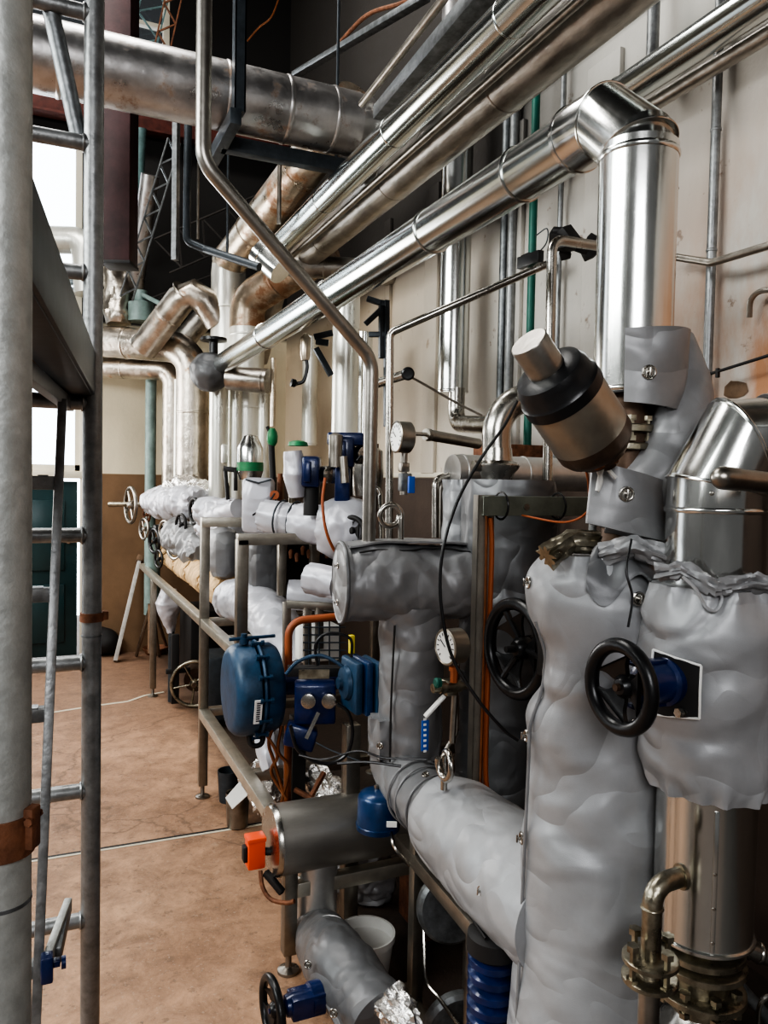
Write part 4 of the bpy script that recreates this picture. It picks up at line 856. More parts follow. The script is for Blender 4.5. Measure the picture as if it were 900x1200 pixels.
b = NB(); box(b, D(498, 862, 2.13), (.022, .004, .085), None, .001); bt = single('hanging_tag', b, 'blueink', 'narrow blue tag with pale lettering hanging on the upright grey jacket', 'tag')
b = NB()
for k in range(7): box(b, D(498, 843 + k * 6.2, 2.124), (.008, .002, .006))
obj('lettering', b, 'label', bt)
# low curved jacket (two fabric lengths)
XB = 1.0; zB = yl(500, 938, XB)
t = thing('insulation_jacket', 'low grey jacket sloping forward from under the upright jacket, behind the broad sleeve', 'jacket', (XB, 1.95, zB - .1))
b = NB(); ell(b, [V((pv.x - .03, CY + .02, zv0 + .01)), V((pv.x - .03, CY, zB + .03)), V((XB, CY - .12, zB)), V((XB, 1.72, zB))], [.08, .088, .092, .1], amp=.008, seed=7); obj('jacket_body', b, 'jackm', t)
for yy in (1.98, 1.93, 1.86): b = NB(); ring(b, (XB, yy, zB), (0, 1, 0), .094, .0035, 48, 6); obj('stitched_ridge', b, 'jackm', t)
toggle(t, V((XB - .03, 1.87, zB + .094)), (-.2, -.2, 1), R=.009)
t = thing('insulation_jacket', 'broad smooth grey sleeve joining the tall foreground jacket low down', 'jacket', (XB, 1.5, zB - .15))
b = NB(); jmesh(b, [(XB, 1.80, zB), (XB, 1.26, zB)], lambda s: .118 + .02 * min(1, s * 2.5), 90, .006, 6, gather=(.6, 0), ga=.07, ripple=1, seed=13, step=.008); obj('jacket_body', b, 'jack', t)
b = NB(); sweep(b, catmull([V((XB - .10, 1.62, zB - .085)), V((XB - .115, 1.5, zB - .07)), V((XB - .118, 1.4, zB - .085))]), .003, 6); obj('seam_gap', b, 'blackm', t)
toggle(t, V((XB - .128, 1.405, zB + .02)), (-1, -.2, .2), R=.010)
# dark column jacket behind the post
p = D(592, 760, 2.4)
t = thing('insulation_jacket', 'dark grey jacketed column behind the channel post and black handwheel', 'jacket', (p.x, p.y, .2))
b = NB(); jmesh(b, [(p.x, p.y, .3), (p.x, p.y, zat(590, 683, p))], .15, 72, .006, 8, gather=(0, 1), seed=17, step=.012); obj('lower_sleeve', b, 'jackd', t)
b = NB(); jmesh(b, [(p.x, p.y, zat(590, 688, p)), (p.x, p.y, zat(575, 562, p))], .147, 72, .005, 8, gather=(1, .4), seed=18, step=.012); obj('upper_sleeve', b, 'jackd', t)
q = D(538, 600, 2.5); b = NB(); jmesh(b, [(q.x, q.y, zat(538, 700, q)), (q.x, q.y, zat(538, 562, q))], .055, 48, .006, 10, seed=19, step=.01); single('pipe_jacket', b, 'jack', 'narrow pale grey jacket standing left of the channel post', 'jacket')
pipe('clad_header', 'bright foil-clad horizontal pipe behind the stainless elbow and channel beam', 'pipe', [AY(530, 553, 2.3), V((1.98, 2.3, AY(528, 553, 2.3).z))], .06, 'clad_soft', bands=[(0, .05), (0, .4)])
t = thing('stainless_elbow', 'polished stainless elbow with union nut rising onto the clad header', 'pipe', D(580, 560, 2.45))
q0 = D(582, 560, 2.45); b = NB(); tube(b, [q0, D(582, 468, 2.45), D(660, 465, 2.5)], .046, .12, 36, 12); obj('elbow', b, 'ss', t)
b = NB(); lathe(b, D(582, 562, 2.45), (0, 0, 1), [(0, .048), (.02, .055), (.035, .068), (.045, .072), (.05, .07), (.06, .05), (.1, .046)], 36); obj('union_nut', b, 'ss', t)
b = NB(); tube(b, [D(558, 546, 2.42), D(604, 546, 2.42)], .012, 0, 16); lathe(b, D(558, 546, 2.42), (1, 0, 0), [(-.01, .018), (.02, .018)], 12); obj('clamp', b, 'ssd', t)
# channel post and beam
PX_, PY_ = D(563, 760, 2.1).xy; zt = zat(563, 580, V((PX_, PY_, 0)))
t = thing('support_frame', 'galvanised channel support frame with post and cross beam behind the handwheel', 'frame', (PX_, PY_, 0))
b = NB(); channel(b, (PX_, PY_, 0), (PX_, PY_, zt), .055, .045, .004, V((1, -.3, 0))); obj('post', b, 'frame', t)
rb = AY(700, 590, PY_).x; b = NB(); channel(b, (PX_ - .02, PY_ - .03, zt - .028), (rb + .05, PY_ - .03, zt - .028), .05, .052, .004, V((0, 0, 1)), side=1); box(b, ((PX_ + rb) / 2, PY_ - .055, zt - .028), (rb - PX_ + .07, .003, .05)); obj('cross_beam', b, 'greengrey', t)
for px in (580, 646): 
    xx = AY(px, 590, PY_).x; b = NB(); ring(b, (xx, PY_ - .03, zt - .028), (1, 0, 0), .037, .003, 16, 6); obj('cable_tie', b, 'black', t)
b = NB()
for px in (603,): lathe(b, (AY(px, 590, PY_).x, PY_ - .056, zt - .03), (0, -1, 0), [(0, .009), (.004, .009), (.004, .005), (.0041, 0)], 16)
obj('bolt', b, 'ss', t)
cord('orange_cable', [(PX_ + .0, PY_ - .035, zt - .06), (PX_ + .006, PY_ - .036, zt - .15), (PX_ + .004, PY_ - .036, zt - .4), (PX_ + .004, PY_ - .036, zt - .75), (PX_ + .03, PY_ - .04, zt - .86), (PX_ + .08, PY_ - .0, zt - .95)], .007, 'orange', label='orange cable running down inside the channel post', cat='cable')
cord('copper_cable', [(PX_ - .012, PY_ - .035, zt - .05), (PX_ - .01, PY_ - .036, zt - .3), (PX_ - .012, PY_ - .036, zt - .86)], .004, 'copper', label='thin copper-brown line beside the orange cable in the channel post', cat='cable')
# black cable hanging across
cord('black_cable', [D(606, 470, 2.0), D(590, 500, 1.98), D(562, 540, 1.95), D(535, 590, 1.93), D(518, 650, 1.9), D(517, 710, 1.88), D(530, 770, 1.86), D(560, 820, 1.84), D(590, 855, 1.84), D(607, 868, 1.84)], .0042, 'black', label='long black cable sagging from the bronze actuator past the channel post', cat='cable')
# wheel 2
w2 = D(604, 760, 1.95); ax2 = V((-1, -.05, 0))
t = thing('gate_valve', 'gate valve with large black handwheel between channel post and tall jacket', 'valve', w2)
handwheel(t, w2, ax2, .130, 'black', rim=.0165, spokes=3, wide=False, hub=.026, dish=.02)
b = NB(); wheel_mesh(b, w2 - ax2 * .006, ax2, .12, .01, 3, True, .02, .02); obj('wheel_web', b, 'black', t)
b = NB(); lathe(b, w2, -ax2, [(-.03, .008), (.03, .012), (.04, .03), (.1, .035), (.11, .06), (.13, .06)], 24); obj('bonnet', b, 'blackm', t)
b = NB(); box(b, D(641, 765, 1.75), (.02, .05, .11), None, .004); single('black_bracket', b, 'blackm', 'black rectangular bracket half hidden between handwheel and tall jacket', 'bracket')
# gauge lower + manifold
g2 = D(524, 758, 1.98); t = gauge('pressure_gauge', 'round pressure gauge with white dial beside the upright grey jacket', g2, (-1, -.12, 0), .046, .045, back='bronze')
b = NB(); tube(b, [g2 + V((.03, 0, -.04)), D(530, 870, 2.0)], .009); tube(b, [D(535, 815, 2.0), D(535, 858, 2.0), D(522, 880, 2.0)], .006, .03); obj('stem', b, 'ssd', t)
t = thing('gauge_manifold', 'small steel valve manifold with lever and tee handles under the white gauge', 'valve', D(526, 820, 1.97))
b = NB(); box(b, D(527, 805, 1.98), (.035, .035, .04), None, .005); lathe(b, D(515, 806, 1.96), (1, 0, 0), [(-.02, .012), (.0, .012), (0, .016), (.06, .016), (.06, .01), (.08, .01)], 12); obj('body', b, 'brass', t)
b = NB(); beam(b, D(521, 815, 1.94), D(498, 840, 1.93), .022, .006, V((0, 0, 1))); obj('lever', b, 'white', t)
b = NB(); lathe(b, D(532, 795, 1.96), (0, 0, 1), [(-.01, .01), (.02, .01), (.02, .014), (.03, .014)], 6); obj('red_cap', b, 'orange', t)
b = NB(); lathe(b, D(516, 800, 1.95), (-1, 0, 0), [(0, .012), (.012, .014), (.016, .01)], 10); obj('green_cap', b, 'green', t)

# ================================================================== FRAME / TABLE
FX = .70
zU = yl(245, 737, FX); zLw = .42
def legP(px, y): return AZ(px, y, 0)
l1 = AZ(237, 934, 0); l2 = AZ(338, 1138, 0); Y1, Y2 = l1.y, l2.y
FX = (l1.x + l2.x) / 2
t = thing('pipe_stand', 'long stainless steel pipe stand with square legs and adjustable feet beside the aisle', 'stand', (FX, (Y1 + Y2) / 2, 0))
ztop = zat(240, 612, V((FX, Y1, 0)))
def leg(x, y, z1, foot=True):
    b = NB(); box(b, (x, y, (z1 + .06) / 2), (.042, .042, z1 - .06), None, .003); g = obj('leg', b, 'frame', t)
    b = NB(); lathe(b, (x, y, 0), (0, 0, 1), [(0, .035), (.008, .034), (.016, .012), (.02, .01), (.065, .01)], 20); obj('adjustable_foot', b, 'ssd', g)
leg(FX, Y1, ztop); leg(FX, Y2 + .0, zLw - .03); leg(FX + .9, Y1, .9); leg(FX + .75, Y2, .38); leg(FX, 5.6, .84); leg(FX + .35, 5.6, .84)
b = NB(); beam(b, (FX, Y1 + .02, zU), (FX, 6.3, zU), .04, .04, V((0, 0, 1))); beam(b, (FX, 2.6, zU), (FX, Y1 - .02, zU), .042, .042, V((0, 0, 1))); obj('upper_rail', b, 'framel', t)
b = NB(); beam(b, (FX, Y2 + .1, zLw), (FX, Y1 - .02, zLw), .05, .042, V((0, 0, 1))); obj('lower_rail', b, 'framel', t)
b = NB(); beam(b, (FX + .02, Y1, zLw), (FX + .9, Y1, zLw), .04, .04, V((0, 0, 1))); obj('cross_rail', b, 'frame', t)
b = NB(); beam(b, (FX + .02, Y1, zU), (FX + .9, Y1, zU), .04, .04, V((0, 0, 1))); obj('cross_rail', b, 'frame', t)
b = NB(); beam(b, (FX + .02, 2.85, zLw), (FX + .9, 2.85, zLw), .04, .04, V((0, 0, 1))); obj('cross_rail', b, 'frame', t)
b = NB(); beam(b, (FX + .02, Y2, .265), (FX + .95, Y2, .265), .045, .045, V((0, 0, 1))); obj('cross_rail', b, 'framel', t)
Y3 = AX(283, 690, FX).y; z3 = zat(283, 632, V((FX, Y3, 0)))
b = NB(); box(b, (FX, Y3, (z3 + zU) / 2), (.045, .045, z3 - zU), None, .003); obj('upright', b, 'frame', t)
b = NB(); beam(b, (FX - .02, Y3, z3), (FX + .55, Y3, z3), .045, .045, V((0, 0, 1))); obj('top_rail', b, 'frame', t)
b = NB(); beam(b, (FX - .02, Y1, ztop), (FX + .45, Y1, ztop), .045, .045, V((0, 0, 1))); obj('top_rail', b, 'framel', t)
b = NB(); beam(b, (FX + .4, Y3, z3), (FX + .4, Y1, ztop), .04, .04, V((0, 0, 1))); obj('top_rail', b, 'frame', t)
b = NB(); box(b, (FX + .4, Y3 + .3, (z3 + zU) / 2), (.04, .04, z3 - zU), None, .003); obj('upright', b, 'frame', t)
b = NB(); beam(b, (FX - .02, Y3 + .3, zU), (FX + .4, Y3 + .3, zU), .04, .04, V((0, 0, 1))); obj('cross_rail', b, 'frame', t)
# brace frame running forward, right of drum
q = [D(478, 985, 2.3), D(545, 1068, 1.95)]
t = thing('low_support_frame', 'dark steel angle frame under the broad grey sleeve with thin pale posts', 'frame', D(490, 1190, 2.0))
b = NB(); beam(b, D(470, 985, 2.35), D(560, 1090, 1.75), .04, .04, V((0, 0, 1))); obj('sloping_rail', b, 'frame', t)
b = NB(); p = D(487, 1100, 2.2); box(b, (p.x, p.y, .3), (.035, .035, .6), None, .002); obj('leg', b, 'frame', t)
b = NB(); p = D(549, 1140, 1.88); tube(b, [(p.x, p.y, 0), (p.x, p.y, D(549, 1072, 1.88).z)], .0105, 0, 16); obj('leg', b, 'ssd', t)
b = NB(); p2 = AZ(470, 1160, .06); beam(b, p2, AZ(560, 1290, .06), .04, .04, V((0, 0, 1))); obj('base_rail', b, 'frame', t)
cord('drain_tube', [D(458, 975, 2.25), D(462, 992, 2.2), D(476, 1010, 2.2), D(494, 1030, 2.2), D(496, 1060, 2.15), D(497, 1110, 2.1), D(500, 1150, 2.05), D(516, 1172, 2.0), D(540, 1205, 1.95)], .005, 'ss', label='thin stainless drain tube bending down from the blue cap', cat='tube')

# J drum
JY = Y2 + .03; j0 = AY(318, 985, JY); rJ = .108; zJ = .288 + rJ
zJ = j0.z + .0
zJ = max(zJ, .29 + rJ)
t = thing('steel_drum', 'dull stainless steel drum lying across the stand end with flat left face', 'drum', ((j0.x + 1.1) / 2, JY, zJ - rJ))
b = NB(); lathe(b, (j0.x, JY, zJ), (1, 0, 0), [(0, 0), (0, rJ - .012), (.012, rJ), (.5, rJ), (.512, rJ - .01), (.512, 0)], 12 * 4); obj('drum_body', b, 'drumm', t)
b = NB(); lathe(b, (j0.x - .004, JY, zJ), (1, 0, 0), [(0, rJ - .02), (0, rJ - .004), (.012, rJ + .003), (.018, rJ + .003), (.018, rJ - .01)], 48); obj('rim', b, 'ss', t)
pbc = D(443, 968, 2.3)
t = thing('drum_cap', 'domed blue plastic cap on top of the dull steel drum', 'cap', V((pbc.x, pbc.y, D(443, 975, 2.3).z)))  # plain blue cap on the drum, not a switch
b = NB(); lathe(b, V((pbc.x, pbc.y, D(443, 972, 2.3).z)), (0, 0, 1), [(0, .05), (.005, .065), (.02, .067), (.022, .064), (.1, .062), (.112, .054), (.12, .03), (.122, 0)], 40); obj('dome', b, 'blue', t)
b = NB(); box(b, D(459, 966, 2.21), (.03, .004, .016), axes_rot((0, 0, 1), (.9, -.4, 0))); obj('sticker', b, 'label', t)
b = NB(); lathe(b, D(441, 925, 2.3), (0, 0, 1), [(0, .007), (.014, .006), (.016, 0)], 10); obj('top_nipple', b, 'ss', t)
pc = D(299, 998, 2.42); t = thing('orange_sensor', 'orange-red sensor box on the left face of the steel drum', 'sensor', pc - V((0, 0, .05)))
b = NB(); box(b, pc, (.055, .05, .095), None, .006); box(b, pc + V((0, 0, .045)), (.06, .055, .015), None, .004); obj('housing', b, 'red', t)
b = NB(); box(b, pc + V((-.033, -.0, 0)), (.014, .03, .05), None, .004); obj('connector', b, 'blackm', t)
b = NB(); tube(b, [pc + V((.01, 0, .0)), V((j0.x + .004, JY, pc.z))], .012); obj('mount', b, 'blackm', t)
cord('red_hose', [D(305, 1020, 2.4), D(308, 1040, 2.38), D(318, 1054, 2.36), D(336, 1058, 2.34), D(345, 1056, 2.33)], .007, 'rust', label='rust-red hose looping from the orange sensor behind the stand leg', cat='hose')
b = NB(); beam(b, D(311, 1022, 2.4), D(331, 1046, 2.36), .018, .02, V((0, 0, 1))); single('sensor_strut', b, 'blackm', 'short black strut bracing below the orange sensor', 'bracket')

# K vertical clad pipe + elbow + jacket L
kp = AY(371, 1060, JY); t = thing('clad_elbow_pipe', 'shiny clad pipe dropping from the steel drum into a low grey jacket', 'pipe', (kp.x, kp.y, .15))
zk = zat(371, 1082, kp); b = NB(); tube(b, [(kp.x, kp.y, zJ + .01), (kp.x, kp.y, zk)], .066, 0, 40); obj('vertical_run', b, 'clad_soft', t)
l0 = D(395, 1128, 2.12); l1_ = D(450, 1205, 1.86)
b = NB(); sweep(b, [V((kp.x, kp.y, zk + .005)), V((kp.x + .004, kp.y - .005, zk - .04)), l0.lerp(kp, .35) * 1.0], .066, 40); obj('elbow', b, 'clad_soft', t)
band(t, (kp.x, kp.y, zk), (0, 0, 1), .063, 'clad', .008, .003); band(t, (kp.x, kp.y, zk + .05), (0, 0, 1), .062, 'clad', .004, .002)
for k in range(3): rivet(t, (kp.x - .01, kp.y - .061, zk + .03 + .05 * k), (-.15, -1, 0))
t = thing('insulation_jacket', 'low dark grey jacket on the elbow at the bottom, above the small blue valve', 'jacket', (l0.x, l0.y, .03))
b = NB(); ell(b, [V((kp.x, kp.y, zk - .02)), l0, l0.lerp(l1_, .5), l1_], [.070, .088, .09, .088], amp=.006, seed=21); obj('jacket_body', b, 'jackd', t)
b = NB(); quad_sheet(b, [D(362, 1140, 2.06), D(392, 1110, 2.05), D(430, 1190, 1.85), D(400, 1215, 1.86)], 10, .006, .012, V((-.2, -.6, .8)), .004); obj('overlap_flap', b, 'jackm', t)
toggle(t, D(361, 1130, 2.02), (-.5, -.8, .3), R=.009); toggle(t, D(391, 1187, 1.86), (-.5, -.8, .3), R=.009)
b = NB(); jmesh(b, [D(452, 1168, 1.86), D(474, 1196, 1.82), D(490, 1235, 1.78)], .04, 40, .014, 24, step=.006, ripple=6); obj('foil_edge', b, 'foil', t)
m_ = D(319, 1184, 1.93); t = thing('gate_valve', 'small blue gate valve with black handwheel at the bottom edge', 'valve', m_)
handwheel(t, m_, (-1, -.05, 0), .085, 'black', rim=.011, spokes=3, wide=True, hub=.018, dish=.01)
b = NB(); lathe(b, m_, (1, .05, 0), [(-.01, .006), (.03, .01), (.035, .025), (.05, .03), (.1, .03), (.1, .04), (.13, .04)], 20); box(b, m_ + V((.09, 0, .0)), (.09, .06, .055), None, .005); obj('bonnet', b, 'blued', t)
# bucket
bp_ = D(428, 1092, 2.42); bz = bp_.z; t = thing('bucket', 'white plastic bucket on the floor behind the low jacket', 'bucket', (bp_.x, bp_.y, 0))
b = NB(); lathe(b, (bp_.x, bp_.y, 0), (0, 0, 1), [(.0, 0), (.0, .075), (bz - .02, .090), (bz - .02, .095), (bz, .095), (bz, .088), (bz - .03, .086), (.012, .07), (.012, 0)], 44); obj('bucket_body', b, 'white', t)
b = NB(); lathe(b, (bp_.x, bp_.y, bz - .035), (0, 0, 1), [(0, .0865), (.002, 0)], 40); obj('lid', b, 'white', t)
gb = D(430, 1050, 2.85); b = NB(); bmesh.ops.create_icosphere(b, subdivisions=5, radius=.1)
for v in b.verts:
    n_ = v.co.copy(); k = 1 + .35 * noise.noise(n_ * 14) + .2 * abs(noise.noise(n_ * 30)); v.co = V((v.co.x * 1.15 * k, v.co.y * .9 * k, max(-.09, v.co.z * .95 * k))) + V((gb.x, gb.y, .1))
single('crumpled_bag', b, 'jackm', 'crumpled grey jacket bundle on the floor behind the white bucket', 'bag')
# blue ribbed spring
sp = D(578, 1150, 1.72); t = thing('spring_mount', 'blue ribbed spring mount with black cap beside the tall jacket', 'spring', (sp.x, sp.y, 0))
b = NB(); zz0 = D(578, 1105, 1.72).z
lathe(b, (sp.x, sp.y, 0.0), (0, 0, 1), sum([[(k * .034, .044), (k * .034 + .010, .058), (k * .034 + .024, .058), (k * .034 + .033, .044)] for k in range(int(zz0 / .034))], []), 36); obj('ribbed_body', b, 'blued', t)
b = NB(); lathe(b, (sp.x, sp.y, zz0 - .02), (0, 0, 1), [(0, .05), (.01, .062), (.045, .06), (.05, .05), (.06, .02)], 32); obj('cap', b, 'blackm', t)
b = NB(); p = D(538, 1110, 2.05); lathe(b, (p.x, p.y, .1), (-.2, -1, 0), [(0, 0), (0, .10), (.02, .1), (.03, .09), (.03, 0)], 32); single('grey_disc', b, 'galvd', 'grey steel disc hanging dim behind the thin post below the sleeve', 'disc')
b = NB(); lathe(b, D(528, 1060, 2.15), (-.2, -1, .1), [(0, 0), (0, .10), (.02, .1), (.03, .09), (.03, 0)], 32); single('grey_disc', b, 'galvd', 'grey round plate in shadow just below the sloping rail', 'disc')
b = NB(); box(b, D(465, 1100, 2.9), (.12, .1, .3), None, .01); single('brown_crate', b, 'woodd', 'brown box dim under the stand right of the white bucket', 'box')
b = NB(); p = D(525, 1100, 2.7); box(b, (p.x, p.y, .2), (.3, .2, .35), None, .01); single('brown_crate', b, 'rust', 'rust-brown box dim under the broad sleeve', 'box')

# ================================================================== BLUE DIAPHRAGM VALVE
nc = D(300, 806, 2.68)
t = thing('diaphragm_actuator', 'large round dusty blue diaphragm actuator at the stand edge with white label', 'actuator', nc - V((0, 0, .17)))
R_ = .168
b = NB(); lathe(b, nc - V((.085, 0, 0)), (1, 0, 0), [(-.012, 0), (-.014, .12), (-.010, .138), (.004, R_ - .016), (.02, R_ - .010), (.066, R_ - .008), (.068, R_ - .022), (.072, R_ - .022)], 56); obj('front_shell', b, 'blueg', t)
b = NB(); lathe(b, nc - V((.01, 0, 0)), (1, 0, 0), [(0, R_ - .03), (0, R_ - .004), (.006, R_), (.012, R_ - .004), (.012, R_ - .02), (.018, R_ - .012), (.058, R_ - .013), (.076, R_ - .025), (.084, R_ - .05), (.088, .05), (.088, 0)], 56); obj('rear_shell', b, 'blueg', t)
for k in range(14):
    a = 2 * math.pi * k / 14; b = NB(); bolt(b, nc + V((-.006, math.cos(a) * (R_ + .001), math.sin(a) * (R_ + .001))), (1, 0, 0), .045, .006); obj('bolt', b, 'blueg', t)
b = NB(); lathe(b, nc + V((-.05, -.02, R_ - .006)), (0, 0, 1), [(0, .016), (.02, .016), (.02, .01), (.035, .01)], 14); tube(b, [nc + V((-.1, -.02, R_ + .012)), nc + V((.06, -.02, R_ + .015))], .006); obj('lifting_lug', b, 'blueg', t)
b = NB(); tube(b, [nc + V((-.035, -.04, -R_ + .02)), nc + V((-.03, -.05, -R_ - .02)), nc + V((.01, -.05, -R_ - .02)), nc + V((.02, -.04, -R_ + .02))], .009, .02); obj('air_fitting', b, 'blackm', t)
# label facing the camera on cylindrical side
dirc = (EYE - nc); dirc = V((0, dirc.y, dirc.z)).normalized()
lab = nc + V((-.034, 0, 0)) + V((0, -math.cos(.22), -math.sin(.22))) * (R_ - .002) 
b = NB(); Rl = axes_rot(V((0, -math.cos(.22), -math.sin(.22))), (1, 0, 0)); box(b, lab, (.026, .085, .003), Rl); lb_ = obj('name_label', b, 'label', t)
b = NB()
for k in range(9): box(b, lab + Rl @ V((0, -.032 + k * .008, .002)), (.012, .0045, .001), Rl)
obj('lettering', b, 'ink', lb_)
b = NB(); tube(b, [nc + V((.08, 0, 0)), V((.97, nc.y, nc.z))], .035, 0, 24); obj('yoke_stem', b, 'blued', t)
# yoke & positioner
t = thing('valve_positioner', 'deep blue valve positioner with two small round dials between the blue actuators', 'positioner', D(370, 840, 2.6))
b = NB(); box(b, D(369, 822, 2.55), (.135, .09, .13), axes_rot((0, 0, 1), (.95, -.3, 0)), .008); obj('housing', b, 'blued', t)
b = NB(); box(b, D(352, 862, 2.52), (.10, .09, .07), axes_rot((.3, 0, 1), (.95, -.3, 0)), .008); obj('lower_housing', b, 'blued', t)
for px in (362, 386):
    b = NB(); lathe(b, D(px, 820, 2.50), -_F0, [(0, .024), (.022, .024), (.024, .018), (.024, 0)], 24); g = obj('dial', b, 'ss', t)
b = NB(); beam(b, D(337, 786, 2.6), D(405, 786, 2.62), .05, .03, V((0, 0, 1))); obj('yoke_bar', b, 'blackm', t)
b = NB(); box(b, D(368, 790, 2.5), (.10, .004, .03), axes_rot((0, 0, 1), (.95, -.3, 0))); obj('name_plate', b, 'brass', t)
b = NB(); box(b, D(366, 850, 2.46), (.012, .01, .09), axes_rot((.5, 0, 1), (.95, -.3, 0))); obj('pale_bar', b, 'ss', t)
t = thing('box_actuator', 'finned dusty blue square actuator box beside the upright grey jacket', 'actuator', D(425, 835, 2.42))
for k, px in enumerate((412, 424, 436)):
    b = NB(); box(b, D(px, 802, 2.45), (.026, .14, .165 + (.008 if k == 1 else 0)), axes_rot((0, 0, 1), (1, 0, 0)), .01); obj('casing_section', b, 'blueg' if k != 1 else 'blue', t)
b = NB(); lathe(b, D(406, 800, 2.45), (-1, 0, 0), [(0, .055), (.012, .05), (.018, .02), (.03, .018)], 28); obj('hub', b, 'blueg', t)
b = NB(); box(b, D(412, 755, 2.5), (.016, .02, .06), None, .002); single('yellow_tag', b, 'yellow', 'small yellow tag above the blue box actuator', 'tag')
# cables / hoses here
for i, (pts, r, m, lb2) in enumerate((
    ([(335, 790), (350, 775), (375, 768), (400, 780), (410, 795)], .006, 'blueg', 'teal air hose arching over the blue positioner'),
    ([(340, 850), (350, 880), (380, 895), (405, 885), (413, 860), (408, 835), (395, 825)], .006, 'black', 'thick black hose looping under the blue positioner'),
    ([(395, 895), (430, 893), (470, 898)], .004, 'black', 'black cable running from hose loop to the low jacket'),
    ([(350, 885), (380, 890), (420, 880), (450, 888), (500, 890)], .003, 'black', 'thin black cable along the hem of the upright jacket'),
    ([(370, 870), (390, 880), (430, 895)], .003, 'strut', 'slim grey cable below the blue positioner'),
    ([(372, 780), (370, 755), (385, 742), (410, 748), (412, 770)], .005, 'black', 'black cable curving behind the blue positioner'))):
    cord('hose', [D(x, y, 2.46 if max(p[0] for p in pts) < 460 else 2.1) for x, y in pts], r, m, label=lb2, cat='hose')
for i, pts in enumerate(([(323, 845), (315, 870), (322, 895), (332, 930)], [(312, 860), (325, 885), (318, 905), (335, 935)], [(330, 850), (326, 880), (338, 900), (330, 940)])):
    cord('copper_line', [D(x, y, 2.62) for x, y in pts], .006, 'copper', label=['leftmost copper line twisting under the round blue actuator', 'middle copper line crossing under the round blue actuator', 'rightmost copper line dropping under the round blue actuator'][i], cat='pipe', group='copper lines under the actuator')
vtube('copper_riser', 'copper pipe standing on the floor under the actuators', 'pipe', 337, 850, 965, 2.75, .014, 'copper')
pipe('orange_conduit', 'orange flexible conduit bending over beside the white jacket', 'conduit', [D(338, 800, 2.8), D(338, 728, 2.8), D(400, 722, 2.85)], .014, 'orange', bend=.06)
# steel inner frame (335-400, 690-800)
t = thing('inner_frame', 'dark steel rack frame with wire guard behind the blue positioner', 'frame', D(340, 790, 3.0))
for a, c in (((336, 705), (336, 800)), ((336, 708), (405, 712)), ((360, 712), (360, 790)), ((374, 712), (374, 760))):
    b = NB(); beam(b, D(*a, 2.95), D(*c, 2.95), .03, .02, V((0, 1, 0))); obj('bar', b, 'frame', t)
b = NB()
for k in range(5): tube(b, [D(355, 735 + 9 * k, 2.93), D(405, 735 + 9 * k, 2.93)], .003, 0, 6)
for k in range(4): tube(b, [D(362 + 12 * k, 722, 2.93), D(362 + 12 * k, 782, 2.93)], .003, 0, 6)
obj('wire_guard', b, 'strut', t)
b = NB(); box(b, D(372, 752, 3.05), (.16, .1, .14), None, .01); single('white_box', b, 'label', 'white box seen through the wire guard', 'box')

# ================================================================== JACKETS MIDDLE LEFT
def jacket_single(name, label, pts, r, m='jackw', seed=0, amp=.005, gather=(1, 1), seg=64, step=.006, rip=9):
    b = NB(); jmesh(b, [V(p) for p in pts], r, seg, amp, 9, gather=gather, ga=.22, seed=seed, step=step, ripple=rip); return single(name, b, m, label, 'jacket')
jacket_single('pipe_jacket', 'white jacketed pipe bend behind the square upright and blue actuator', catmull([D(268, 703, 3.9), D(296, 708, 3.6), D(325, 735, 3.3), D(345, 790, 3.1)], 8), .105, 'jackw', 31)
jacket_single('pipe_jacket', 'rounded white jacket over a box fitting behind the orange conduit', [D(338, 697, 3.1), D(398, 700, 3.1)], .062, 'jackw', 32, .003, (.25, .25))
jacket_single('pipe_jacket', 'small white jacketed stub butting the flat end of the fat jacket', [D(362, 677, 2.75), D(396, 684, 2.7)], .058, 'jackw', 33, .003, (.3, 0))
jacket_single('pipe_jacket', 'white jacketed pipe, first section right of the upright jacketed box', [D(308, 604, 3.2), D(346, 611, 3.15)], .072, 'jackw', 34, .003, (.5, .5))
jacket_single('pipe_jacket', 'white jacketed pipe, second section left of the bulky valve jacket', [D(345, 611, 3.15), D(384, 617, 3.1)], .082, 'jackw', 35, .003, (.5, .5))
jacket_single('pipe_jacket', 'bulky pale valve jacket with orange cord below the blue actuators', [D(380, 618, 3.05), D(432, 622, 3.0)], .125, 'jackw', 36, .007, (.8, .8))
for i_, px_ in enumerate((330, 346, 366, 384)):
    c_ = D(px_, 608 + i_ * 2.5, 3.16); ax_ = (D(384, 617, 3.1) - D(346, 611, 3.15)).normalized(); b = NB(); ring(b, c_, ax_, .076 + .004 * i_, .004, 36, 6)
    single('lacing_cord', b, 'strut', ['leftmost dark lacing cord round the white jacketed pipe', 'second dark lacing cord round the white jacketed pipe', 'third dark lacing cord round the white jacketed pipe', 'rightmost dark lacing cord, where the white pipe meets the bulky valve jacket'][i_], 'cord')
cord('orange_wire', [D(381, 560, 2.88), D(378, 590, 2.86), D(383, 625, 2.86), D(396, 650, 2.9), D(405, 640, 2.9)], .006, 'orange', label='orange cord draped over the bulky pale valve jacket', cat='wire')
t = thing('jacketed_box', 'upright grey box jacket standing over the left end of the white pipe', 'jacket', D(303, 626, 3.35))
b = NB(); box(b, D(303, 592, 3.35), (.13, .12, .24), axes_rot((0, 0, 1), (.92, -.4, 0)), .022); obj('box_cover', b, 'jackw', t)
b = NB(); tube(b, [D(288, 562, 3.28), D(303, 566, 3.27), D(318, 562, 3.28)], .004); obj('seam_gap', b, 'strut', t)
b = NB(); lathe(b, D(322, 580, 3.3), (-.4, -.9, 0), [(0, .02), (.01, .02), (.01, 0)], 12); obj('red_cap', b, 'orange', t)
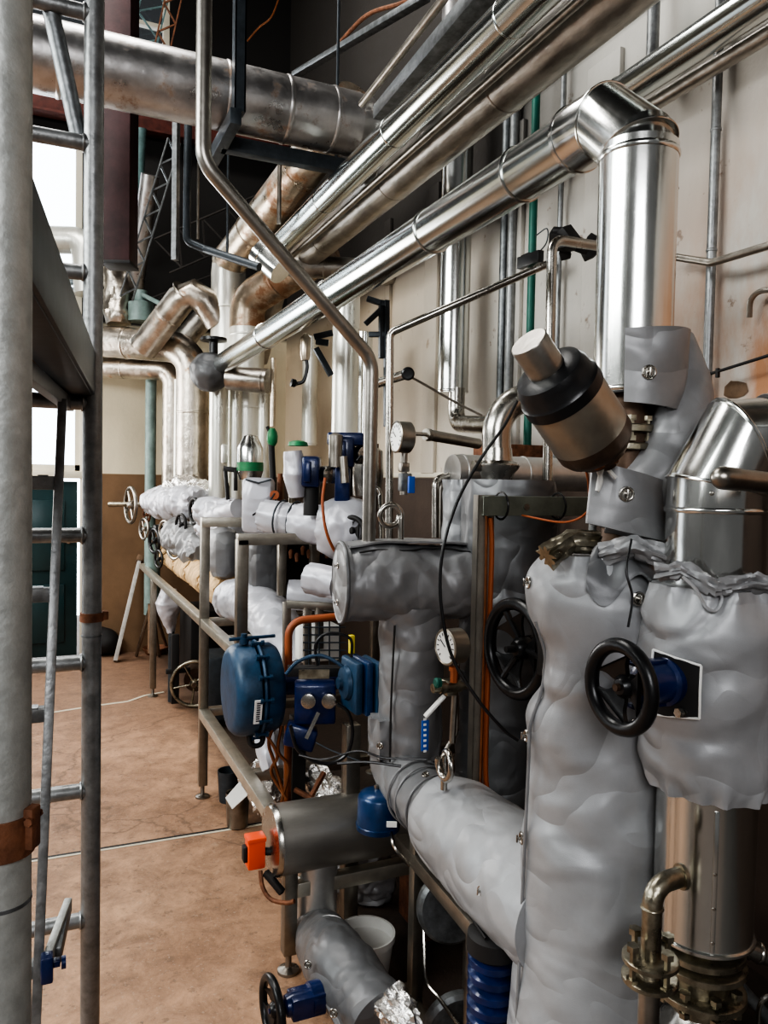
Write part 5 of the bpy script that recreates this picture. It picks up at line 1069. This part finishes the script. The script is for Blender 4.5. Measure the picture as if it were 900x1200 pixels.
cord('cable', [D(322, 578, 3.25), D(312, 592, 3.24), D(296, 604, 3.22)], .004, 'black', label='thin black cable curving over the upright box jacket', cat='cable')
b = NB(); box(b, D(262, 648, 4.0), (.15, .2, .27), None, .06)
for v in b.verts: v.co += V((noise.noise(v.co * 9), noise.noise(v.co * 9 + V((3, 0, 0))), noise.noise(v.co * 9 + V((0, 5, 0))))) * .02
single('equipment_cover', b, 'jackm', 'rounded grey equipment cover between the two square uprights', 'cover')
b = NB(); box(b, D(312, 664, 3.6), (.16, .2, .34), None, .03); single('equipment_cover', b, 'jackd', 'dark grey equipment cover under the top rail behind the square upright', 'cover')
b = NB(); p = D(330, 668, 3.3); box(b, (p.x, p.y, D(330, 668, 3.3).z), (.035, .035, .22), None, .003); single('bronze_post', b, 'frame', 'short bronze square post in the dark below the white pipe', 'post')
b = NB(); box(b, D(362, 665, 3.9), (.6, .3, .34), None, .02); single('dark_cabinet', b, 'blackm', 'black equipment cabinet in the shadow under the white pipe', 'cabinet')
b = NB()
for k in range(8): lathe(b, D(334 + 7 * k, 645 + (k % 3) * 4, 3.45), (0, 0, 1), [(-.02, .008), (.01, .012), (.02, .006)], 8)
single('rusty_fittings', b, 'rust', 'row of small rusty pipe fittings under the white pipe', 'fittings')
# tan insulated pipe + far jackets
for i in range(5):
    a = YP(FX + .17, zU + .10, 3.95 + .48 * i); c = YP(FX + .17, zU + .10, 4.37 + .48 * i)
    b = NB(); jmesh(b, [a, c], .088 - .003 * i, 40, .005, 10, ga=.06, step=.02); single('pipe_lagging', b, 'tan', ['nearest tan mineral wool section on the long pipe beside the rail', 'second tan mineral wool section from the white bend', 'middle tan mineral wool section of the long pipe', 'fourth tan mineral wool section, towards the far wall', 'farthest tan mineral wool section by the green pipe'][i], 'lagging', 'tan pipe lagging along the stand')
jacket_single('pipe_jacket', 'pale foil-like jacket above the tan lagging, nearest to the square upright', [D(238, 600, 4.6), D(275, 600, 4.4)], .09, 'jackw', 41, .014)
jacket_single('pipe_jacket', 'pale crumpled jacket mass below the wide far downpipe', [D(178, 588, 6.0), D(232, 590, 5.4)], .125, 'jackw', 42, .02)
jacket_single('pipe_jacket', 'crumpled foil jacket heap under the rusty downpipes', [D(205, 575, 5.9), D(262, 583, 5.6)], .13, 'foil', 43, .03)
jacket_single('pipe_jacket', 'grey lower jacket behind the far handwheels', [D(205, 625, 5.4), D(240, 650, 4.9)], .12, 'jackm', 44, .02)
jacket_single('pipe_jacket', 'white jacket under the pale clad pair, left of the box jacket', [D(240, 620, 4.7), D(282, 618, 4.3)], .07, 'jackw', 45, .012)
pipe('cone_reducer', 'pale cone-shaped reducer beside the upright box jacket', 'fitting', [D(252, 606, 4.1), D(280, 596, 3.9)], .05, 'jackw')
t = thing('hanging_jacket', 'pale jacketed valve hanging under the rail near the far end', 'jacket', D(197, 745, 5.3)); b = NB(); ell(b, [D(198, 690, 5.3), D(197, 715, 5.3), D(199, 735, 5.3), D(200, 742, 5.3)], [.05, .09, .06, .02], 40, amp=.015); obj('jacket_body', b, 'jackw', t)
b = NB(); tube(b, [D(201, 740, 5.3), D(201, 800, 5.3)], .02); obj('drain_pipe', b, 'strut', t)

# far valves with handwheels
t = thing('gate_valve', 'far gate valve with long stem and handwheel pointing to the aisle', 'valve', D(175, 590, 6.0)); handwheel(t, D(153, 592, 6.0), (-1, -.2, 0), .15, 'ssd', rim=.014, spokes=4, hub=.03)
b = NB(); tube(b, [D(128, 591, 6.05), D(182, 591, 5.95)], .02); lathe(b, D(165, 591, 6.0), (1, 0, 0), [(0, .03), (.05, .05), (.15, .05)], 16); obj('stem', b, 'brass', t)
for i, (px, py, d, R, m, ax_) in enumerate(((169, 620, 5.9, .09, 'ssd', (-1, -.3, 0)), (181, 634, 5.7, .10, 'black', (-1, -.3, 0)), (193, 622, 5.5, .08, 'ssd', (-1, -.4, 0)), (205, 640, 5.2, .10, 'ss', (-1, -.5, 0)), (212, 615, 5.1, .08, 'blackm', (-1, -.3, 0)), (228, 599, 4.9, .09, 'blackm', (-1, -.2, 0)), (241, 602, 4.7, .06, 'blackm', (-.4, -1, 0)), (253, 598, 4.5, .05, 'blackm', (-.6, -.8, 0)), (186, 655, 5.6, .07, 'black', (-1, -.3, 0)), (172, 603, 6.1, .07, 'rust', (-1, -.3, 0)), (262, 632, 4.2, .045, 'blackm', (-1, -.2, 0)))):
    labs = ['steel handwheel valve in the far cluster just under the long-stem valve', 'black handwheel valve in the far cluster above the green pipe base', 'steel handwheel valve in the middle of the far cluster', 'bright steel handwheel valve above the tan lagging', 'black handwheel valve right of the far cluster centre', 'large black handwheel valve left of the square frame leg', 'black handwheel facing the viewer above the first square leg', 'small black handwheel facing the viewer near the cone reducer', 'lowest black handwheel valve in the far cluster', 'rusty handwheel valve highest at the left of the far cluster', 'tiny black handwheel valve on the grey cover between the uprights']
    c = D(px, py, d); t = thing('gate_valve', labs[i], 'valve', c); handwheel(t, c, ax_, R, m, rim=R * .13, spokes=4, hub=R * .2)
    b = NB(); lathe(b, c, -V(ax_), [(-R * .2, R * .1), (R * .8, R * .12), (R * .9, R * .35), (R * 1.6, R * .4), (R * 1.7, R * .55), (R * 2.2, R * .55)], 16); obj('bonnet', b, 'bronzed' if i % 2 else 'galvd', t)
# blue actuators upper
for i, (px, py, s) in enumerate(((365, 553, 1.0), (405, 530, .95))):
    c = D(px, py, 3.0); t = thing('electric_actuator', ['blue electric actuator with cream cap on the white valve jacket', 'tall blue electric actuator with dark fittings beside the slanted tube'][i], 'actuator', c - V((0, 0, .1)))
    b = NB(); box(b, c, (.07, .10, .12), axes_rot((0, 0, 1), (.92, -.4, 0)), .012); box(b, c + V((-.03, -.04, .0)), (.03, .05, .08), axes_rot((0, 0, 1), (.92, -.4, 0)), .006); obj('housing', b, 'blued', t)
    b = NB(); lathe(b, c + V((.05, -.01, -.01)), -_F0 + V((.6, 0, 0)), [(0, .035), (.05, .035), (.055, .02), (.055, 0)], 20); obj('motor_cap', b, 'ss', t)
    if i == 0:
        b = NB(); ell(b, [c + V((-.07, .02, .08)), c + V((-.06, .02, 0)), c + V((-.05, .02, -.1))], [.035, .05, .03], 32, amp=.006); obj('cream_cover', b, 'jackw', t)
        b = NB(); lathe(b, c + V((-.05, .02, .10)), (0, 0, 1), [(0, .04), (.015, .036), (.02, .02), (.022, 0)], 24); obj('green_top', b, 'greenb', t)
    else:
        b = NB(); box(b, c + V((0, 0, .05)), (.14, .09, .05), axes_rot((0, 0, 1), (.92, -.4, 0)), .008); obj('upper_housing', b, 'blued', t); b = NB(); box(b, c + V((-.01, 0, -.13)), (.06, .07, .14), axes_rot((0, 0, 1), (.92, -.4, 0)), .008); obj('lower_housing', b, 'blued', t)
        b = NB(); lathe(b, c + V((-.06, -.05, -.06)), (0, 0, 1), [(0, .025), (.12, .028), (.13, .01)], 18); tube(b, [c + V((-.04, -.08, -.02)), c + V((-.035, -.09, -.12))], .016); obj('filter_bowl', b, 'ssd', t)
        b = NB(); handw = None; wheel_mesh(b, c + V((-.01, -.11, -.30)), (-.8, -.6, 0), .06, .01, 3, True, .015); obj('handwheel', b, 'blackm', t)
    b = NB(); tube(b, [c - V((0, 0, .05)), c - V((0, 0, .17))], .03); obj('stem', b, 'blackm', t)
cord('cable', [D(418, 540, 2.9), D(424, 535, 2.9), D(430, 545, 2.9), D(432, 570, 2.9)], .005, 'black', label='black cable curling right of the tall blue actuator', cat='cable')
t = thing('relief_valve', 'silver and green capped relief valve on the pale standpipes', 'valve', D(292, 555, 4.4)); b = NB(); lathe(b, D(293, 552, 4.4), (0, 0, 1), [(-.05, .06), (0, .074), (.13, .074), (.16, .06), (.2, .04), (.21, 0)], 24); obj('silver_cap', b, 'clad', t)
b = NB(); lathe(b, D(293, 552, 4.4), (0, 0, 1), [(.0, .0755), (.05, .0755)], 24); obj('green_band', b, 'greenb', t)
t = thing('ball_valve', 'small valve with bright green body under the thin brown pipe', 'valve', D(318, 515, 3.9)); b = NB(); lathe(b, D(319, 518, 3.9), (0, 0, 1), [(-.02, .015), (0, .026), (.03, .028), (.05, .024), (.07, .012)], 18); obj('body', b, 'greenb', t)
b = NB(); tube(b, [D(318, 520, 3.9), D(321, 590, 3.9)], .016); tube(b, [D(313, 500, 3.9), D(318, 512, 3.9)], .008); obj('stem', b, 'blackm', t)
t = thing('small_instrument', 'small white instrument on a black stand left of the green relief valve', 'instrument', D(263, 560, 4.4)); b = NB(); box(b, D(263, 532, 4.4), (.035, .035, .11), None, .01); obj('body', b, 'pale', t)
b = NB(); beam(b, D(264, 549, 4.4), D(268, 600, 4.4), .02, .02); beam(b, D(262, 549, 4.4), D(278, 551, 4.4), .02, .03); beam(b, D(276, 551, 4.4), D(276, 575, 4.4), .02, .02); obj('stand', b, 'blackm', t)
for i, (px, y0, y1, r, m) in enumerate(((328, 555, 590, .012, 'rust'), (342, 545, 590, .014, 'brass'), (440, 520, 600, .012, 'bronzed'), (372, 555, 600, .012, 'ssd'))):
    vtube('stub_pipe', ['rusty stub pipe behind the upright box jacket', 'brass stub pipe left of the blue actuator', 'bronze stub pipe right of the tall blue actuator', 'steel stub pipe under the blue actuator'][i], 'pipe', px, y0, y1, 3.4, r, m)
b = NB(); lathe(b, D(430, 555, 3.4), (0, 0, 1), [(-.1, .06), (0, .075), (.1, .07), (.13, .03), (.13, 0)], 28); single('filter_housing', b, 'ss', 'rounded silver filter housing behind the slanted tube foot', 'filter')
b = NB(); tube(b, [D(432, 590, 3.0), D(440, 568, 3.0), D(446, 580, 3.0), D(447, 632, 2.9)], .01, .02); single('loop_tube', b, 'ss', 'steel loop tube right of the slanted tube foot', 'tube')
pipe('riser_tube', 'steel tube bending down beside the narrow pale jacket', 'pipe', [D(510, 630, 2.6), D(510, 562, 2.6), D(530, 556, 2.65)], .012, 'ss', bend=.03)
pipe('riser_tube', 'steel tube parallel to the bend beside the narrow pale jacket', 'pipe', [D(515, 630, 2.62), D(516, 566, 2.62), D(532, 560, 2.67)], .012, 'ssd', bend=.03)
b = NB(); box(b, D(600, 540, 3.5), (.3, .2, .14), None, .01); single('brown_box', b, 'rust', 'brown metal box dim behind the bronze actuator', 'box')

# far pipes left
pipe('overhead_main', 'wide rust-flecked silver pipe along the end wall turning down beside the teal pipe', 'pipe', [D(60, 395, 6.3), D(226, 408, 6.05), V((*D(226, 408, 6.05).xy, 1.45))], .125, 'clad_old', bend=.22, nb=5, bands=[(0, .55), (1, .45)])
pipe('overhead_main', 'thinner rust-flecked pipe just under the wide silver pipe on the end wall', 'pipe', [D(60, 428, 6.45), D(203, 434, 6.3), V((*D(203, 434, 6.3).xy, 1.42))], .085, 'clad_old', bend=.12, bands=[(0, .6)])
pipe('overhead_main', 'diagonal clad pipe peaking in a mitred elbow left of the rusty downpipe', 'pipe', [D(168, 408, 5.9), D(227, 331, 5.65), D(257, 378, 5.75)], .108, 'clad_old', bend=.12, nb=2, bands=[(0, .5), (0, .85)])
pipe('overhead_main', 'dim silver pipe under the mitred elbow, beside the rusty downpipe', 'pipe', [D(212, 402, 6.3), D(250, 360, 6.3)], .09, 'clad_mid')
pipe('overhead_main', 'silver pipe slanting up behind the maroon column', 'pipe', [D(155, 360, 6.4), D(176, 205, 6.0)], .07, 'clad_dust')
pipe('overhead_main', 'teal-grey pipe slanting steeply right of the maroon column', 'pipe', [D(158, 300, 6.5), D(166, 150, 6.2)], .04, 'tealsteel')
pipe('overhead_main', 'white pipe with elbow crossing in front of the tall window', 'pipe', [D(-60, 278, 6.4), D(100, 282, 6.3), D(103, 345, 6.3)], .11, 'pale', bend=.12)
b = NB(); lathe(b, D(165, 370, 6.2), (0, 0, 1), [(-.05, .1), (.1, .1), (.12, .05), (.2, .05), (.2, 0)], 20); single('pipe_fitting', b, 'teal', 'teal flanged fitting on top of the wide silver pipe', 'fitting')
b = NB(); p = D(137, 345, 6.2); jmesh(b, [D(137, 315, 6.2), D(137, 380, 6.2)], .11, 30, .02, 10, step=.03); single('pipe_jacket', b, 'clad_old', 'dented silver vertical sleeve below the maroon column', 'sleeve')
vtube('teal_pipe', 'teal vertical pipe standing against the end wall', 'pipe', 176, 440, 720, 6.5, .045, 'teal')
vtube('conduit', 'dark vertical conduit in the corner right of the teal pipe', 'conduit', 194, 445, 575, 6.7, .02, 'strut'); vtube('conduit', 'pale slim pipe left of the wide silver downpipe', 'conduit', 208, 445, 600, 6.1, .03, 'pale')
vtube('green_support', 'green pipe support leg below the far valve cluster', 'pipe', 179, 630, 706, 5.9, .055, 'teal')
vtube('floor_post', 'dark brown post between the green support leg and the floor', 'post', 178, 706, 765, 5.9, .03, 'woodd')
vtube('floor_post', 'slim dark post right of the hanging pale jacket', 'post', 200, 745, 822, 5.3, .018, 'strut')
# plank, tripod, bag
pl0 = AZ(135, 776, 0); pl1 = D(163, 658, 6.75); t = thing('plank', 'pale painted plank leaning against the brown end wall', 'plank', pl0); b = NB(); beam(b, pl0 + V((0, 0, .01)), pl1, .09, .03, V((1, 0, 0))); obj('board', b, 'wood', t)
b = NB(); dd = (pl1 - pl0).normalized(); beam(b, pl1, pl1 + dd * .05, .11, .05, V((1, 0, 0))); obj('end_block', b, 'woodd', t)
b = NB(); 
for a, c in (((178, 704), (160, 768)), ((178, 704), (186, 768)), ((178, 704), (196, 760))): tube(b, [D(*a, 5.85), AZ(c[0], c[1], 0.01)], .014)
single('tripod', b, 'ssd', 'thin steel tripod legs under the green support leg', 'tripod')
b = NB(); bmesh.ops.create_icosphere(b, subdivisions=3, radius=.12); pb = AZ(120, 768, 0)
for v in b.verts: v.co = V((v.co.x * 1.3, v.co.y, max(-.1, v.co.z))) * (1 + .25 * noise.noise(v.co * 9)) + pb + V((0, 0, .13))
single('dark_bag', b, 'blackm', 'dark bag slumped on the floor beside the scaffold frame', 'bag')
b = NB(); pb = AZ(182, 766, 0); lathe(b, pb, (0, 0, 1), [(0, .08), (.05, .11), (.06, .11), (.05, .09), (.01, .06), (.01, 0)], 20); single('red_bowl', b, 'rust', 'small red-brown bowl on the floor by the tripod', 'bowl')
# big spoked wheel
wz = D(228, 805, 5.2); wz.z = .165; t = thing('cart_wheel', 'large brass spoked wheel standing on the floor under the stand', 'wheel', (wz.x, wz.y, 0)); b = NB(); wheel_mesh(b, wz, (-.25, -1, 0), .165, .013, 5, False, .028); obj('spoked_rim', b, 'brass', t)
b = NB(); lathe(b, wz, (.25, 1, 0), [(-.04, .015), (.1, .015), (.1, .08), (.25, .09), (.26, 0)], 20); obj('pump_body', b, 'bronzed', t)
b = NB(); p = D(205, 800, 5.2); beam(b, (p.x, p.y, .03), (p.x, p.y, .5), .04, .05); beam(b, (p.x - .06, p.y, .25), (p.x + .1, p.y, .25), .03, .03); single('wheel_bracket', b, 'blackm', 'black upright bracket left of the brass spoked wheel', 'bracket')
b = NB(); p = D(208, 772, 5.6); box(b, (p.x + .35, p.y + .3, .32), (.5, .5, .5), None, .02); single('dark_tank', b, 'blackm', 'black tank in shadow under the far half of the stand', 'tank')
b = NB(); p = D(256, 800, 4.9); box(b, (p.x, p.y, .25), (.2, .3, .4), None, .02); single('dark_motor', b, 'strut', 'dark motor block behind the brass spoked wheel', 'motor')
# bin pair near lower rail
c1 = AZ(278, 968, 0); t = thing('metal_bin', 'small steel bin with pale folded sheet under the lower rail', 'bin', c1); b = NB(); lathe(b, c1, (0, 0, 1), [(0, 0), (0, .042), (.005, .047), (.15, .052), (.155, .052), (.152, .046), (.02, .04), (.02, 0)], 28); obj('bin_body', b, 'ssd', t)
b = NB(); quad_sheet(b, [D(264, 935, 3.2), D(284, 912, 3.2), D(292, 930, 3.15), D(272, 948, 3.15)], 8, .004); obj('folded_sheet', b, 'white', t)
c2 = AZ(268, 938, 0); b = NB(); lathe(b, c2, (0, 0, 1), [(0, 0), (0, .045), (.15, .055), (.15, .05), (.01, .04), (.01, 0)], 24); single('dark_bin', b, 'strut', 'dark blue-black bin just behind the small steel bin', 'bin')
for i, (pts, r) in enumerate(([(372, 905), (405, 950)], .05), ) if False else []: pass
b = NB(); jmesh(b, [D(365, 905, 2.85), D(405, 952, 2.7)], .05, 36, .016, 22, step=.012); single('foil_duct', b, 'foil', 'crumpled foil duct slanting under the blue positioner', 'duct')
b = NB(); jmesh(b, [D(298, 900, 3.2), D(318, 945, 3.1)], .07, 36, .02, 20, step=.014); single('foil_bundle', b, 'foil', 'crumpled silver foil bundle under the stand right of the bins', 'bundle')
b = NB(); jmesh(b, [D(312, 858, 2.95), D(322, 900, 2.9)], .055, 36, .008, 14, step=.014); single('pipe_jacket', b, 'jackw', 'small white jacket below the round blue actuator', 'jacket')
t = thing('bronze_post', 'bronze square post under the upright grey jacket', 'post', D(411, 940, 2.5)); b = NB(); p = D(411, 900, 2.55); box(b, (p.x, p.y, .42), (.05, .05, .66), None, .003); obj('post_body', b, 'frame', t)
b = NB(); p = D(348, 920, 2.8); box(b, (p.x, p.y, .35), (.05, .05, .7), None, .003); single('dark_post', b, 'blackm', 'dark post behind the copper lines', 'post')
b = NB(); beam(b, D(350, 960, 2.6), D(380, 905, 2.7), .015, .015); beam(b, D(345, 925, 2.65), D(410, 960, 2.6), .015, .015); single('cross_brace', b, 'rust', 'rusty crossed brace behind the steel drum', 'brace')

# ================================================================== LIGHT
w = bpy.data.worlds.new('world'); bpy.context.scene.world = w; w.use_nodes = True; nt = w.node_tree; N = nt.nodes; L = nt.links; bg = N['Background']
tc = N.new('ShaderNodeTexCoord'); sx = N.new('ShaderNodeSeparateXYZ'); L.new(tc.outputs['Generated'], sx.inputs[0])
r = N.new('ShaderNodeValToRGB'); L.new(sx.outputs['Y'], r.inputs[0]); e = r.color_ramp.elements; e[0].position = .55; e[0].color = (.10, .10, .10, 1); e[1].position = .75; e[1].color = (3.2, 3.4, 3.6, 1)
L.new(r.outputs[0], bg.inputs[0]); bg.inputs[1].default_value = 1.0
def area(name, loc, to, sx_, sy_, power, color=(1, 1, 1)):
    l = bpy.data.lights.new(name, 'AREA'); l.shape = 'RECTANGLE'; l.size = sx_; l.size_y = sy_; l.energy = power; l.color = color
    o = bpy.data.objects.new(name, l); col.objects.link(o); o.location = loc; o.rotation_euler = (V(to) - V(loc)).to_track_quat('-Z', 'Y').to_euler(); return o
area('window_light_side', (-3.6, 2.2, 3.6), (1.2, 2.6, 1.4), 3.5, 1.4, 165, (.96, 1, .99))
area('fill_light_back', (-1.2, -2.4, 3.0), (1.0, 2.5, 1.2), 1.8, 1.2, 55, (.97, .98, 1))  # added area lamp behind the camera; no window there
area('fill_light_overhead', (-.9, 4.2, 6.2), (-.3, 4.2, 0), 1.2, 3.5, 140, (1, .98, .94))  # added overhead area lamp; the roof is closed
area('fill_light_far', (-.9, 6.6, 1.9), (.8, 4.5, .8), 1.2, 1.6, 38, (1, .98, .95))  # lamp inside the shut door, raised to brighten the far end
bpy.context.scene.view_settings.view_transform = 'AgX'
bpy.context.scene.view_settings.look = 'AgX - High Contrast'
bpy.context.scene.view_settings.exposure = 0.55
